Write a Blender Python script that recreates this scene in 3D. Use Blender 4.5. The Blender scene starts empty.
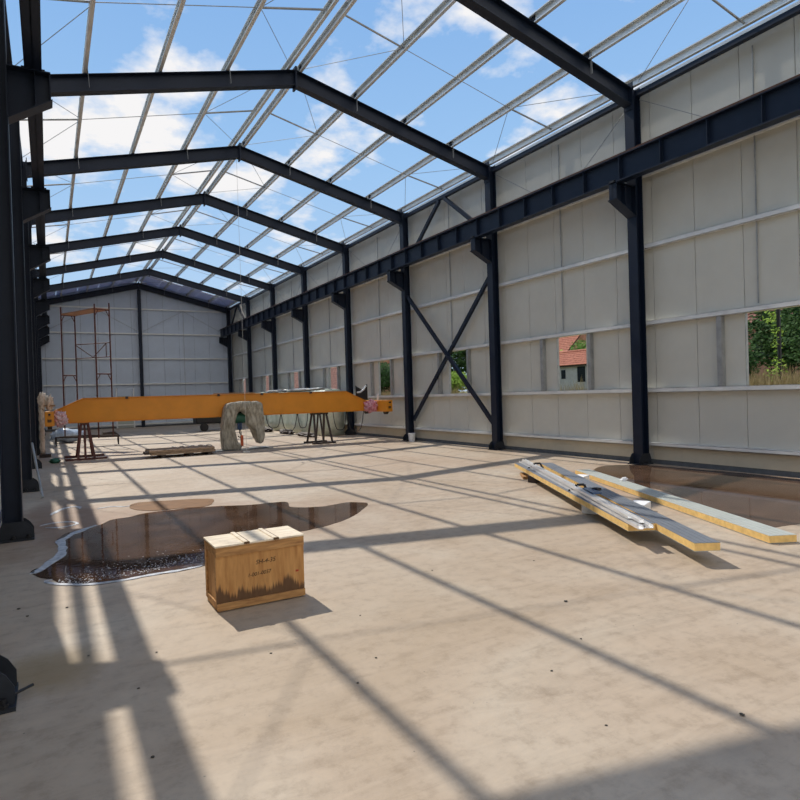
import bpy, bmesh, math, random
from mathutils import Vector, Matrix, noise
random.seed(7)
SC = bpy.context.scene
COL = SC.collection
R = random.Random(11)

# ------------------------------------------------------------------ camera
cam_d = bpy.data.cameras.new('camera'); cam = bpy.data.objects.new('camera', cam_d); COL.objects.link(cam)
yaw, pit, rol = 0.51444, -0.00985, 0.03033
fw = Vector((math.sin(yaw)*math.cos(pit), math.cos(yaw)*math.cos(pit), math.sin(pit)))
rt = Vector((math.cos(yaw), -math.sin(yaw), 0)); up = rt.cross(fw)
ca, sa = math.cos(rol), math.sin(rol)
ax = ca*rt - sa*up; ay = sa*rt + ca*up
m = Matrix((ax, ay, -fw)).transposed().to_4x4(); m.translation = Vector((-11.127, -4.109, 1.692))
cam.matrix_world = m
cam_d.sensor_width = 36; cam_d.lens = 620.78/800*36; cam_d.clip_end = 600; cam_d.clip_start = .05
SC.camera = cam
SC.view_settings.view_transform = 'Standard'; SC.view_settings.look = 'None'
SC.view_settings.gamma = 1; SC.view_settings.use_curve_mapping = False
SC.view_settings.exposure = 0.0
try: SC.cycles.denoising_prefilter = 'FAST'
except Exception: pass

# ------------------------------------------------------------------ sun
sd = bpy.data.lights.new('sun', 'SUN'); sun = bpy.data.objects.new('sun', sd); COL.objects.link(sun)
sd.energy = 3.95; sd.angle = math.radians(.53); sd.color = (1, .93, .82)
sun.rotation_euler = Vector((.078, -.9, -1.0)).to_track_quat('-Z', 'Y').to_euler()
sun.location = (-6, 20, 30)

# ------------------------------------------------------------------ sky with clouds
W = bpy.data.worlds.new('sky'); SC.world = W; W.use_nodes = True
nt = W.node_tree; nt.nodes.clear(); N = nt.nodes.new; Lk = nt.links.new
out = N('ShaderNodeOutputWorld'); bg = N('ShaderNodeBackground'); Lk(bg.outputs[0], out.inputs[0])
tc = N('ShaderNodeTexCoord'); sep = N('ShaderNodeSeparateXYZ'); Lk(tc.outputs['Generated'], sep.inputs[0])
grad = N('ShaderNodeValToRGB'); Lk(sep.outputs['Z'], grad.inputs[0])
e = grad.color_ramp.elements
e[0].position = 0.0; e[0].color = (.55, .70, .86, 1)
e[1].position = 1.0; e[1].color = (.13, .30, .68, 1)
for p_, c_ in ((.15, (.46, .66, .90, 1)), (.35, (.33, .56, .88, 1)), (.6, (.22, .43, .80, 1))):
    q = grad.color_ramp.elements.new(p_); q.color = c_
mx = N('ShaderNodeMath'); mx.operation = 'ADD'; mx.inputs[1].default_value = .22; Lk(sep.outputs['Z'], mx.inputs[0])
dx = N('ShaderNodeMath'); dx.operation = 'DIVIDE'; Lk(sep.outputs['X'], dx.inputs[0]); Lk(mx.outputs[0], dx.inputs[1])
dy = N('ShaderNodeMath'); dy.operation = 'DIVIDE'; Lk(sep.outputs['Y'], dy.inputs[0]); Lk(mx.outputs[0], dy.inputs[1])
cb = N('ShaderNodeCombineXYZ'); Lk(dx.outputs[0], cb.inputs[0]); Lk(dy.outputs[0], cb.inputs[1])
cb.inputs[2].default_value = 6.4
n1 = N('ShaderNodeTexNoise'); n1.inputs['Scale'].default_value = 3.4; n1.inputs['Detail'].default_value = 9; n1.inputs['Roughness'].default_value = .56
Lk(cb.outputs[0], n1.inputs['Vector'])
n2 = N('ShaderNodeTexNoise'); n2.inputs['Scale'].default_value = .8; n2.inputs['Detail'].default_value = 2
Lk(cb.outputs[0], n2.inputs['Vector'])
ad = N('ShaderNodeMath'); ad.operation = 'MULTIPLY_ADD'; ad.inputs[1].default_value = .55
Lk(n2.outputs['Fac'], ad.inputs[0]); Lk(n1.outputs['Fac'], ad.inputs[2])
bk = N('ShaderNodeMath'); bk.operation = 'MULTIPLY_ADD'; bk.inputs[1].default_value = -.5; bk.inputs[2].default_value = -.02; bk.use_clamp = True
Lk(sep.outputs['Y'], bk.inputs[0])      # unseen extra cloud added behind the camera to warm the shadow fill
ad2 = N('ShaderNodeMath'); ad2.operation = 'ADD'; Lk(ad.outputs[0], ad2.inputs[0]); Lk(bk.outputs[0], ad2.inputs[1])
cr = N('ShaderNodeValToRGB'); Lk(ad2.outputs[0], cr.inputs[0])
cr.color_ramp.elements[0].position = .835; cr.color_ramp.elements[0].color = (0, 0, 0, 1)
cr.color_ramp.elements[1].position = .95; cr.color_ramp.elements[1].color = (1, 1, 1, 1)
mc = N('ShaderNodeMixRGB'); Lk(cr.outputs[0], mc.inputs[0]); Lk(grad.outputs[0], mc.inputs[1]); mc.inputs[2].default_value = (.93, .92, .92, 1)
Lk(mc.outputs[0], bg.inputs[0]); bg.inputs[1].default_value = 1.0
try: W.cycles.sampling_method = 'MANUAL'; W.cycles.sample_map_resolution = 512
except Exception: pass

# ------------------------------------------------------------------ materials
def mat(name, col, rough=.6, metal=0, var=0, scale=8, spec=.5, bump=0, bscale=60, col2=None, stretch=None, detail=6, alpha=1, trans=0):
    M = bpy.data.materials.new(name); M.use_nodes = True; t = M.node_tree; P = t.nodes['Principled BSDF']
    P.inputs['Base Color'].default_value = (*col, 1); P.inputs['Roughness'].default_value = rough
    P.inputs['Metallic'].default_value = metal; P.inputs['Specular IOR Level'].default_value = spec
    P.inputs['Alpha'].default_value = alpha; P.inputs['Transmission Weight'].default_value = trans
    tcn = t.nodes.new('ShaderNodeTexCoord'); vec = tcn.outputs['Object']
    if stretch:
        mp = t.nodes.new('ShaderNodeMapping'); mp.inputs['Scale'].default_value = stretch
        t.links.new(vec, mp.inputs[0]); vec = mp.outputs[0]
    if var or col2:
        n = t.nodes.new('ShaderNodeTexNoise'); n.inputs['Scale'].default_value = scale; n.inputs['Detail'].default_value = detail
        n.inputs['Roughness'].default_value = .6
        t.links.new(vec, n.inputs['Vector'])
        r = t.nodes.new('ShaderNodeValToRGB'); t.links.new(n.outputs['Fac'], r.inputs[0])
        c2 = col2 or tuple(min(1, c*(1+var)) for c in col); c1 = col if col2 else tuple(c*(1-var) for c in col)
        r.color_ramp.elements[0].position = .32; r.color_ramp.elements[0].color = (*c1, 1)
        r.color_ramp.elements[1].position = .68; r.color_ramp.elements[1].color = (*c2, 1)
        t.links.new(r.outputs[0], P.inputs['Base Color'])
    if bump:
        n = t.nodes.new('ShaderNodeTexNoise'); n.inputs['Scale'].default_value = bscale; n.inputs['Detail'].default_value = 6
        t.links.new(vec, n.inputs['Vector'])
        b = t.nodes.new('ShaderNodeBump'); b.inputs['Strength'].default_value = bump; b.inputs['Distance'].default_value = .02
        t.links.new(n.outputs['Fac'], b.inputs['Height']); t.links.new(b.outputs[0], P.inputs['Normal'])
    return M
STEEL = mat('anthracite_paint', (.008, .015, .033), .45, var=.15, scale=3, spec=.3)
STEEL2 = mat('anthracite_dusty', (.022, .026, .034), .6, var=.3, scale=6, spec=.3)
RAIL = mat('rusty_rail', (.10, .035, .018), .8, var=.4, scale=20)
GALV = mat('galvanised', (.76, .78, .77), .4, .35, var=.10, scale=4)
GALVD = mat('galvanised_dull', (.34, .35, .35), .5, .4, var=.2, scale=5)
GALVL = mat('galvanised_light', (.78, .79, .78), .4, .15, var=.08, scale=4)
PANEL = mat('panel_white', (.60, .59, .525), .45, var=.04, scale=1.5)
PANELG = mat('panel_gable', (.50, .57, .68), .45, var=.04, scale=1.5)  # same panels as the side walls, with bluish sky shade put into the colour
GAP = mat('joint_dark', (.06, .06, .06), .8)
PLINTH = mat('plinth_beige', (.56, .50, .38), .7, var=.05, scale=3)
DARKSTRIP = mat('base_strip', (.10, .11, .12), .7, var=.2, scale=6)
YEL = mat('crane_yellow', (.72, .27, .012), .42, var=.07, scale=2)
YELD = mat('crane_mark', (.12, .05, .01), .6)
RUSTRED = mat('red_oxide', (.10, .030, .022), .7, var=.4, scale=14)
BROWN = mat('dark_brown_steel', (.05, .035, .03), .7, var=.3, scale=14)
WOOD = mat('crate_plywood', (.40, .18, .05), .7, scale=3, col2=(.60, .32, .11), stretch=(9, 9, 1.2), bump=.15, bscale=30)
WOODH = mat('crate_batten', (.28, .125, .04), .75, scale=3, col2=(.58, .32, .12), stretch=(1.5, 8, 12), bump=.15, bscale=30)
WOODT = mat('crate_top', (.62, .52, .38), .75, scale=4, col2=(.84, .74, .58), stretch=(2, 8, 4), bump=.2, bscale=30)
WOODG = mat('weathered_wood', (.20, .135, .09), .85, scale=6, col2=(.42, .30, .20), stretch=(2, 8, 8))
TARP = mat('tarp_khaki', (.20, .175, .13), .7, scale=9, col2=(.52, .49, .41), bump=.9, bscale=16, stretch=(1.6, 1.6, .45))  # light and dark vertical streaks paint in the shading of the folds
FILM = mat('plastic_film', (.68, .73, .76), .25, scale=9, col2=(.85, .87, .88), bump=.6, bscale=20)
PINK = mat('pink_film', (.62, .05, .13), .35, scale=16, col2=(.85, .62, .66), bump=.6, bscale=30)
LILAC = mat('clear_pink_film', (.74, .74, .80), .3, scale=12, col2=(.72, .26, .26), bump=.6, bscale=20)
GREENFILM = mat('green_tinted_film', (.42, .52, .42), .35, scale=2.2, col2=(.72, .78, .68), bump=.5, bscale=8)
BLACK = mat('black_rubber', (.012, .012, .014), .5)
FOAM = mat('white_foam', (.78, .79, .80), .8, var=.04, scale=20, bump=.2, bscale=120)
CORE = mat('yellow_insulation', (.84, .56, .20), .9, var=.15, scale=12, bump=.4, bscale=90)
SHEET_G = mat('grey_sheet', (.17, .19, .22), .4, var=.08, scale=4)
SHEET_W = mat('pale_sheet', (.44, .47, .44), .45, var=.06, scale=4)
ALU = mat('mill_aluminium', (.80, .80, .80), .3, .35, var=.12, scale=6)
ROPE = mat('wire_rope', (.6, .6, .58), .5)
INK = mat('black_ink', (.015, .012, .01), .8)
ORANGE = mat('orange_plastic', (.55, .10, .03), .5)
BLUE = mat('blue_motor', (.02, .06, .16), .5, var=.2)
GREEN = mat('dark_green', (.015, .10, .06), .5, var=.3)
BEIGE = mat('beige_wrap', (.50, .42, .34), .6, scale=12, col2=(.70, .64, .55), bump=.5, bscale=20)
PEB = mat('pebble_dark', (.05, .045, .04), .9)
ROOFP = mat('roof_panel', (.80, .84, .95), .5, var=.04, scale=3)
TILE = mat('roof_tile', (.30, .085, .045), .85, scale=5, col2=(.52, .21, .13), bump=.8, bscale=12)
def translucent(M, col, f):
    t = M.node_tree; P = t.nodes['Principled BSDF']; o_ = t.nodes['Material Output']
    tr = t.nodes.new('ShaderNodeBsdfTranslucent'); tr.inputs[0].default_value = (*col, 1)
    mx_ = t.nodes.new('ShaderNodeMixShader'); mx_.inputs[0].default_value = f
    t.links.new(P.outputs[0], mx_.inputs[1]); t.links.new(tr.outputs[0], mx_.inputs[2]); t.links.new(mx_.outputs[0], o_.inputs[0])
translucent(ROOFP, (.42, .50, .74), .2)
TILED = mat('roof_tile_old', (.10, .045, .035), .9, scale=5, col2=(.34, .15, .11), bump=.8, bscale=12)
RENDER_ = mat('render_wall', (.40, .41, .38), .9, var=.12, scale=2)
BRICK = mat('brick_wall', (.30, .13, .09), .9, scale=4, col2=(.44, .24, .17))
GLASSD = mat('dark_glass', (.02, .025, .03), .1)
LEAF1 = mat('leaf_mid', (.07, .16, .025), .7, spec=.1, scale=1.5, col2=(.17, .30, .05))
LEAF2 = mat('leaf_dark', (.018, .052, .012), .7, spec=.1, scale=1.5, col2=(.06, .13, .03))
LEAF3 = mat('leaf_bright', (.16, .30, .03), .7, spec=.1, scale=1.5, col2=(.36, .50, .08))
DRY = mat('dry_grass', (.26, .20, .10), .9, scale=4, col2=(.46, .38, .20))
BARK = mat('bark', (.05, .04, .03), .9, var=.3)
FENCE = mat('grey_fence', (.20, .23, .27), .8, var=.15, scale=5)
GROUND = mat('meadow', (.13, .14, .05), .95, scale=1.2, col2=(.28, .24, .12), bump=.6, bscale=8)

# concrete
def concrete():
    M = bpy.data.materials.new('concrete_slab'); M.use_nodes = True; t = M.node_tree; P = t.nodes['Principled BSDF']
    nn = t.nodes.new; ln = t.links.new
    g = nn('ShaderNodeNewGeometry')
    def noise_(sc, det=8, rg=.6, vec=None, dist=0):
        n = nn('ShaderNodeTexNoise'); n.inputs['Scale'].default_value = sc; n.inputs['Detail'].default_value = det
        n.inputs['Roughness'].default_value = rg; n.inputs['Distortion'].default_value = dist
        ln(vec or g.outputs['Position'], n.inputs['Vector']); return n.outputs['Fac']
    def ramp(f, stops):
        r = nn('ShaderNodeValToRGB'); ln(f, r.inputs[0]); els = r.color_ramp.elements
        els[0].position, els[0].color = stops[0][0], (*stops[0][1], 1); els[1].position, els[1].color = stops[-1][0], (*stops[-1][1], 1)
        for p_, c_ in stops[1:-1]:
            q = els.new(p_); q.color = (*c_, 1)
        return r.outputs[0]
    def mix(f, a, b, mode='MIX'):
        x = nn('ShaderNodeMixRGB'); x.blend_type = mode
        if hasattr(f, 'links'): ln(f, x.inputs[0])
        else: x.inputs[0].default_value = f
        for i, v in ((1, a), (2, b)):
            if hasattr(v, 'links'): ln(v, x.inputs[i])
            else: x.inputs[i].default_value = (*v, 1)
        return x.outputs[0]
    base = ramp(noise_(.55, 5, .55, dist=.6), [(.3, (.37, .285, .20)), (.48, (.43, .345, .26)), (.62, (.46, .385, .30)), (.75, (.51, .445, .36))])
    fine = ramp(noise_(7, 8, .7), [(.25, (.70, .67, .64)), (.5, (1, 1, 1)), (.8, (1.1, 1.09, 1.08))])
    c = mix(1.0, base, fine, 'MULTIPLY')
    # trowel arcs
    mp = nn('ShaderNodeMapping'); mp.inputs['Scale'].default_value = (.6, 3.2, 1); mp.inputs['Rotation'].default_value = (0, 0, .6); ln(g.outputs['Position'], mp.inputs[0])
    sw = ramp(noise_(1.4, 6, .65, mp.outputs[0], 1.5), [(.35, (.80, .78, .76)), (.52, (1, 1, 1)), (.8, (1.1, 1.1, 1.1))])
    c = mix(.55, c, sw, 'MULTIPLY')
    # pits
    v = nn('ShaderNodeTexVoronoi'); v.inputs['Scale'].default_value = 9; ln(g.outputs['Position'], v.inputs['Vector'])
    pit_ = ramp(v.outputs['Distance'], [(.035, (1, 1, 1)), (.06, (0, 0, 0))])
    sel = ramp(noise_(2.3, 2), [(.5, (0, 0, 0)), (.56, (1, 1, 1))])
    pm = mix(1.0, pit_, sel, 'MULTIPLY')
    c = mix(pm, c, (.16, .135, .11))
    # stains with shapes of their own: (centre x, y, radius x, y, colour, strength)
    sp = nn('ShaderNodeSeparateXYZ'); ln(g.outputs['Position'], sp.inputs[0])
    nz = noise_(1.8, 6, .65)
    def stain(c, cx, cy, rx, ry, col, k, soft=.35):
        def mth(op, a, b=None, cc=None):
            x = nn('ShaderNodeMath'); x.operation = op
            for i, q in enumerate((a, b, cc)):
                if q is None: continue
                if hasattr(q, 'links'): ln(q, x.inputs[i])
                else: x.inputs[i].default_value = q
            return x.outputs[0]
        u = mth('MULTIPLY_ADD', sp.outputs['X'], 1/rx, -cx/rx); w = mth('MULTIPLY_ADD', sp.outputs['Y'], 1/ry, -cy/ry)
        d = mth('SQRT', mth('ADD', mth('MULTIPLY', u, u), mth('MULTIPLY', w, w)))
        d = mth('ADD', d, mth('MULTIPLY_ADD', nz, 1.6, -.8))
        mr = nn('ShaderNodeMapRange'); mr.inputs[1].default_value = 1+soft; mr.inputs[2].default_value = 1-soft
        mr.inputs[3].default_value = 0; mr.inputs[4].default_value = k; ln(d, mr.inputs[0])
        return mix(mr.outputs[0], c, col)
    c = stain(c, -10.0, 5.2, 1.7, 1.9, (.27, .155, .095), .6)
    c = stain(c, -11.0, 6.6, .5, 1.8, (.22, .13, .085), .6)
    c = stain(c, -8.3, 4.4, 1.6, 1.3, (.30, .20, .13), .45)
    c = stain(c, -1.4, 2.6, 2.3, 2.8, (.33, .21, .14), .5)
    c = stain(c, -11.2, .45, .25, .35, (.27, .18, .07), .6)
    c = stain(c, -3.6, 9.5, 1.6, 2.2, (.42, .30, .21), .4, .8)
    c = stain(c, -8.4, -2.35, .2, .12, (.2, .17, .14), .3, .8)
    c = stain(c, -8.9, .1, 1.3, .9, (.34, .26, .17), .35, .9)
    c = stain(c, -6.2, 1.6, 1.8, .8, (.36, .27, .18), .35, .9)
    P.inputs['Roughness'].default_value = .62
    P.inputs['Specular IOR Level'].default_value = .35
    ln(c, P.inputs['Base Color'])
    b = nn('ShaderNodeBump'); b.inputs['Strength'].default_value = .35; b.inputs['Distance'].default_value = .01
    ln(noise_(30, 8, .7), b.inputs['Height']); ln(b.outputs[0], P.inputs['Normal'])
    return M
CONC = concrete()

def water(name, col, froth=False):
    M = bpy.data.materials.new(name); M.use_nodes = True; t = M.node_tree; P = t.nodes['Principled BSDF']
    nn = t.nodes.new; ln = t.links.new; g = nn('ShaderNodeNewGeometry')
    n = nn('ShaderNodeTexNoise'); n.inputs['Scale'].default_value = 2.2; n.inputs['Detail'].default_value = 8; ln(g.outputs['Position'], n.inputs['Vector'])
    r = nn('ShaderNodeValToRGB'); ln(n.outputs['Fac'], r.inputs[0])
    r.color_ramp.elements[0].position = .35; r.color_ramp.elements[0].color = (*[c*.75 for c in col], 1)
    r.color_ramp.elements[1].position = .7; r.color_ramp.elements[1].color = (*[c*1.3 for c in col], 1)
    cur = r.outputs[0]
    P.inputs['Roughness'].default_value = .03; P.inputs['IOR'].default_value = 1.33; P.inputs['Specular IOR Level'].default_value = .5
    b = nn('ShaderNodeBump'); b.inputs['Strength'].default_value = .03; b.inputs['Distance'].default_value = .01
    n2 = nn('ShaderNodeTexNoise'); n2.inputs['Scale'].default_value = 14; ln(g.outputs['Position'], n2.inputs['Vector'])
    ln(n2.outputs['Fac'], b.inputs['Height']); ln(b.outputs[0], P.inputs['Normal'])
    ln(cur, P.inputs['Base Color'])
    return M
WATER = water('muddy_water', (.085, .050, .032))
WATER2 = water('muddy_water_brown', (.105, .062, .040))
MUD = mat('ochre_mud', (.15, .062, .013), .6, spec=.2, scale=5, col2=(.22, .10, .028))
FROTH = mat('pale_froth', (.28, .31, .36), .5, scale=14, col2=(.62, .65, .69))

def tilemat():
    return TILE

# crate front with the damp, burnt-looking stain rising from its foot
def crate_front_mat():
    M = WOOD.copy(); M.name = 'crate_front_ply'; t = M.node_tree; P = t.nodes['Principled BSDF']
    nn = t.nodes.new; ln = t.links.new
    src = P.inputs['Base Color'].links[0].from_socket
    tcn = nn('ShaderNodeTexCoord'); s = nn('ShaderNodeSeparateXYZ'); ln(tcn.outputs['Object'], s.inputs[0])
    cbn = nn('ShaderNodeCombineXYZ'); ln(s.outputs['X'], cbn.inputs[0])
    def nz(sc, det, amp):
        n = nn('ShaderNodeTexNoise'); n.inputs['Scale'].default_value = sc; n.inputs['Detail'].default_value = det; ln(cbn.outputs[0], n.inputs['Vector'])
        x = nn('ShaderNodeMath'); x.operation = 'MULTIPLY'; x.inputs[1].default_value = amp; ln(n.outputs['Fac'], x.inputs[0]); return x.outputs[0]
    a = nn('ShaderNodeMath'); a.operation = 'ADD'; ln(nz(7, 1, .30), a.inputs[0]); ln(nz(60, 3, .20), a.inputs[1])
    d = nn('ShaderNodeMath'); d.operation = 'SUBTRACT'; ln(a.outputs[0], d.inputs[0]); ln(s.outputs['Z'], d.inputs[1])
    mr = nn('ShaderNodeMapRange'); mr.inputs[1].default_value = .085; mr.inputs[2].default_value = .125; mr.inputs[4].default_value = .85
    ln(d.outputs[0], mr.inputs[0])
    mxx = nn('ShaderNodeMixRGB'); ln(mr.outputs[0], mxx.inputs[0]); ln(src, mxx.inputs[1]); mxx.inputs[2].default_value = (.06, .028, .014, 1)
    ln(mxx.outputs[0], P.inputs['Base Color'])
    return M
WOODF = crate_front_mat()

# ------------------------------------------------------------------ mesh helpers
class MB:
    def __init__(s): s.b = bmesh.new()
    def box(s, x0, y0, z0, x1, y1, z1):
        v = [s.b.verts.new(p) for p in ((x0,y0,z0),(x1,y0,z0),(x1,y1,z0),(x0,y1,z0),(x0,y0,z1),(x1,y0,z1),(x1,y1,z1),(x0,y1,z1))]
        for f in ((3,2,1,0),(4,5,6,7),(0,1,5,4),(1,2,6,5),(2,3,7,6),(3,0,4,7)): s.b.faces.new([v[i] for i in f])
        return s
    def hexa(s, pts):
        v = [s.b.verts.new(p) for p in pts]
        for f in ((3,2,1,0),(4,5,6,7),(0,1,5,4),(1,2,6,5),(2,3,7,6),(3,0,4,7)): s.b.faces.new([v[i] for i in f])
        return s
    def prism(s, poly, a, b_, axis='Y'):
        """poly of 2-D points swept along an axis; Y: (x,z), X: (y,z), Z: (x,y)"""
        f = {'Y': lambda p, t: (p[0], t, p[1]), 'X': lambda p, t: (t, p[0], p[1]), 'Z': lambda p, t: (p[0], p[1], t)}[axis]
        A = [s.b.verts.new(f(p, a)) for p in poly]; B = [s.b.verts.new(f(p, b_)) for p in poly]; n = len(poly)
        s.b.faces.new(A[::-1]); s.b.faces.new(B)
        for i in range(n): s.b.faces.new((A[i], A[(i+1) % n], B[(i+1) % n], B[i]))
        return s
    def tube(s, pts, r, n=8, r2=None):
        pts = [Vector(p) for p in pts]; rings = []
        for i, p in enumerate(pts):
            d = (pts[min(i+1, len(pts)-1)] - pts[max(i-1, 0)]).normalized()
            u = d.orthogonal().normalized() if i == 0 else (pu - d*pu.dot(d)).normalized()
            pu = u; w = d.cross(u)
            rr = r if r2 is None else r + (r2-r)*i/(len(pts)-1)
            rings.append([s.b.verts.new(p + (u*math.cos(k*2*math.pi/n) + w*math.sin(k*2*math.pi/n))*rr) for k in range(n)])
        for i in range(len(rings)-1):
            for k in range(n): s.b.faces.new((rings[i][k], rings[i][(k+1) % n], rings[i+1][(k+1) % n], rings[i+1][k]))
        s.b.faces.new(rings[0][::-1]); s.b.faces.new(rings[-1]); return s
    def bar(s, p, q, w, h, upv=(0, 0, 1)):
        p = Vector(p); q = Vector(q); d = (q-p).normalized(); u = Vector(upv); sd_ = d.cross(u).normalized(); u = sd_.cross(d)
        a, c = sd_*w/2, u*h/2
        return s.hexa([p-a-c, p+a-c, q+a-c, q-a-c, p-a+c, p+a+c, q+a+c, q-a+c])
    def blob(s, c, r, amp=.2, sub=3, sc=3, seed=0):
        res = bmesh.ops.create_icosphere(s.b, subdivisions=sub, radius=1)
        for v in res['verts']:
            d = v.co.copy(); k = 1 + amp*noise.noise(d*sc + Vector((seed, seed*1.7, 0)))
            v.co = Vector((c[0]+d.x*r[0]*k, c[1]+d.y*r[1]*k, c[2]+d.z*r[2]*k))
        return s
    def make(s, name, M, parent=None, off=None, bevel=0, smooth=False, seg=0):
        if seg:
            by = {}
            for e_ in s.b.edges:
                L_ = e_.calc_length()
                if L_ > 1.6*seg: by.setdefault(round(L_/seg), []).append(e_)
            for k_, es in by.items(): bmesh.ops.subdivide_edges(s.b, edges=es, cuts=k_-1)
        bmesh.ops.recalc_face_normals(s.b, faces=s.b.faces)
        me = bpy.data.meshes.new(name)
        if off is not None: bmesh.ops.translate(s.b, verts=s.b.verts, vec=-Vector(off))
        s.b.to_mesh(me); s.b.free()
        if smooth:
            for p in me.polygons: p.use_smooth = True
        o = bpy.data.objects.new(name, me); COL.objects.link(o); me.materials.append(M)
        if off is not None and parent is None: o.location = off
        if parent is not None: o.parent = parent
        if bevel:
            md = o.modifiers.new('bevel', 'BEVEL'); md.width = bevel; md.segments = 2; md.limit_method = 'ANGLE'
        return o
def tag(o, label=None, cat=None, group=None, kind=None):
    if label: o['label'] = label
    if cat: o['category'] = cat
    if group: o['group'] = group
    if kind: o['kind'] = kind
    return o
class Thing:
    """an Empty at the thing's base; parts are built in world coordinates and stored relative to it"""
    def __init__(s, name, label, cat, loc, group=None, kind=None):
        s.loc = Vector(loc); s.o = bpy.data.objects.new(name, None); COL.objects.link(s.o); s.o.location = loc
        s.o.empty_display_size = .2
        if kind: tag(s.o, kind=kind)
        else: tag(s.o, label, cat, group)
    def part(s, name, mb, M, parent=None, label=None, **k):
        o = mb.make(name, M, parent=parent or s.o, off=s.loc, **k)
        if label: o['label'] = label
        return o
def struct(name, mb, M, **k):
    o = mb.make(name, M, **k); tag(o, kind='structure'); return o
ORD = ['nearest', 'second', 'third', 'fourth', 'fifth', 'sixth', 'seventh', 'eighth', 'ninth']

# ------------------------------------------------------------------ dimensions (metres)
XL, XR = -11.46, 0.0          # inner column flanges
XM = (XL+XR)/2                # ridge
B = 5.0
Y1 = 40.24
DEP = .22                     # column depth
def roofz(x, z0): return z0 + .247*(5.73-abs(x-XM))
# ------------------------------------------------------------------ slab, walls
struct('floor', MB().box(-12.1, -9, -.3, .62, 41, 0), CONC)
def wall_panels(axis, fixed0, fixed1, y0, y1, ztop, openings, name, M, phase=.88, z0=.1):
    """vertical panels one metre wide with fine joints between them, and their outer skin"""
    mb = MB(); g = .006
    ys = []; y = math.floor(y0) + phase - 1
    while y < y1:
        a, b_ = max(y, y0), min(y+1, y1)
        if b_ - a > .02: ys.append((a, b_))
        y += 1
    for a, b_ in ys:
        segs = [(z0, None)]
        for (oa, ob, za, zb) in openings:
            if a > oa-.1 and b_ < ob+.1: segs = [(z0, za), (zb, None)]
        for (s0, s1) in segs:
            t0 = s1 if s1 is not None else ztop(a); t1 = s1 if s1 is not None else ztop(b_)
            if axis == 'Y':
                mb.hexa([(fixed0, a+g, s0), (fixed1, a+g, s0), (fixed1, b_-g, s0), (fixed0, b_-g, s0),
                         (fixed0, a+g, t0), (fixed1, a+g, t0), (fixed1, b_-g, t1), (fixed0, b_-g, t1)])
            else:
                mb.hexa([(a+g, fixed0, s0), (b_-g, fixed0, s0), (b_-g, fixed1, s0), (a+g, fixed1, s0),
                         (a+g, fixed0, t0), (b_-g, fixed0, t1), (b_-g, fixed1, t1), (a+g, fixed1, t0)])
    return struct(name, mb, M)
OPEN = [(k*B+1.88, k*B+2.88, 1.65, 3.02) for k in range(8)]
wall_panels('Y', .36, .43, -3, Y1+.12, lambda y: 8.27, OPEN, 'wall_right', PANEL)
# joint tongues behind the right wall's panels (closes the joints)
mb = MB()
for j in range(-3, 41):
    y = j + .88
    if y > Y1: break
    near_open = any(abs(y-o[0]) < .1 or abs(y-o[1]) < .1 for o in OPEN)
    if near_open: mb.box(.385, y-.004, .1, .40, y+.004, 1.65); mb.box(.385, y-.004, 3.02, .40, y+.004, 8.25)
    else: mb.box(.385, y-.015, .1, .40, y+.015, 8.25)
struct('trim_1', mb, GAP)
wall_panels('Y', XL-.43, XL-.36, -3, Y1+.12, lambda y: 8.27, [], 'wall_left', PANEL)
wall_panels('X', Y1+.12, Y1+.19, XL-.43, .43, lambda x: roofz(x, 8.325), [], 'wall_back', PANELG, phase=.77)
mb = MB()
for j in range(-12, 1):
    x = j+.77
    mb.box(x-.015, Y1+.15, .1, x+.015, Y1+.17, roofz(x, 8.28))
struct('trim_2', mb, GAP)
struct('baseboard_right', MB().box(.335, -3, 0, .44, Y1+.1, .1), DARKSTRIP)
struct('baseboard_left', MB().box(XL-.44, -3, 0, XL-.335, Y1+.1, .1), DARKSTRIP)
struct('baseboard_back', MB().box(XL-.43, Y1+.1, 0, .43, Y1+.2, .1), DARKSTRIP)
# beige panel foot below the lowest rail
mb = MB()
for k in range(0, 8): mb.box(.33, k*B+.26, .1, .36, (k+1)*B-.02, .38)
mb.box(.33, -3, .1, .36, -.02, .38)
struct('trim_3', mb, PLINTH)

# ------------------------------------------------------------------ girts (wall rails)
def channel(mb, x, y0, y1, z0, z1, s=1, d=.11, lip=.03, t=.006):
    """C-section running along Y; web towards the hall at x, flanges back to the wall (s=+1 right wall, -1 left)"""
    xb = x + s*d
    a, b_ = min(x, x+s*t), max(x, x+s*t)
    mb.box(a, y0, z0, b_, y1, z1)
    mb.box(min(x, xb), y0, z0, max(x, xb), y1, z0+t); mb.box(min(x, xb), y0, z1-t, max(x, xb), y1, z1)
    return mb
GZ = [(.40, .47, 'lowest, just above the floor'), (1.56, 1.65, 'second from the floor, forming the window sills'),
      (3.02, 3.11, 'third from the floor, just above the window openings'), (4.68, 4.77, 'fourth from the floor, below the crane beam'),
      (6.25, 6.39, 'fifth from the floor, behind the crane beam'), (7.70, 7.84, 'topmost, close under the eave')]
for z0, z1, w in GZ[:5]:
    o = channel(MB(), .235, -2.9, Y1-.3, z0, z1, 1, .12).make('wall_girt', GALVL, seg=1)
    tag(o, f'galvanised girt along the right wall, {w}', 'girt', 'galvanised girts on the right wall')
for z0, z1, w in ((1.50, 1.65, 'lower'), (4.66, 4.80, 'upper')):
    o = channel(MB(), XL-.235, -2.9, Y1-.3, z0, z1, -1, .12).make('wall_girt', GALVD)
    tag(o, f'galvanised girt behind the left columns, the {w} of the two', 'girt', 'galvanised girts on the left wall')
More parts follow.
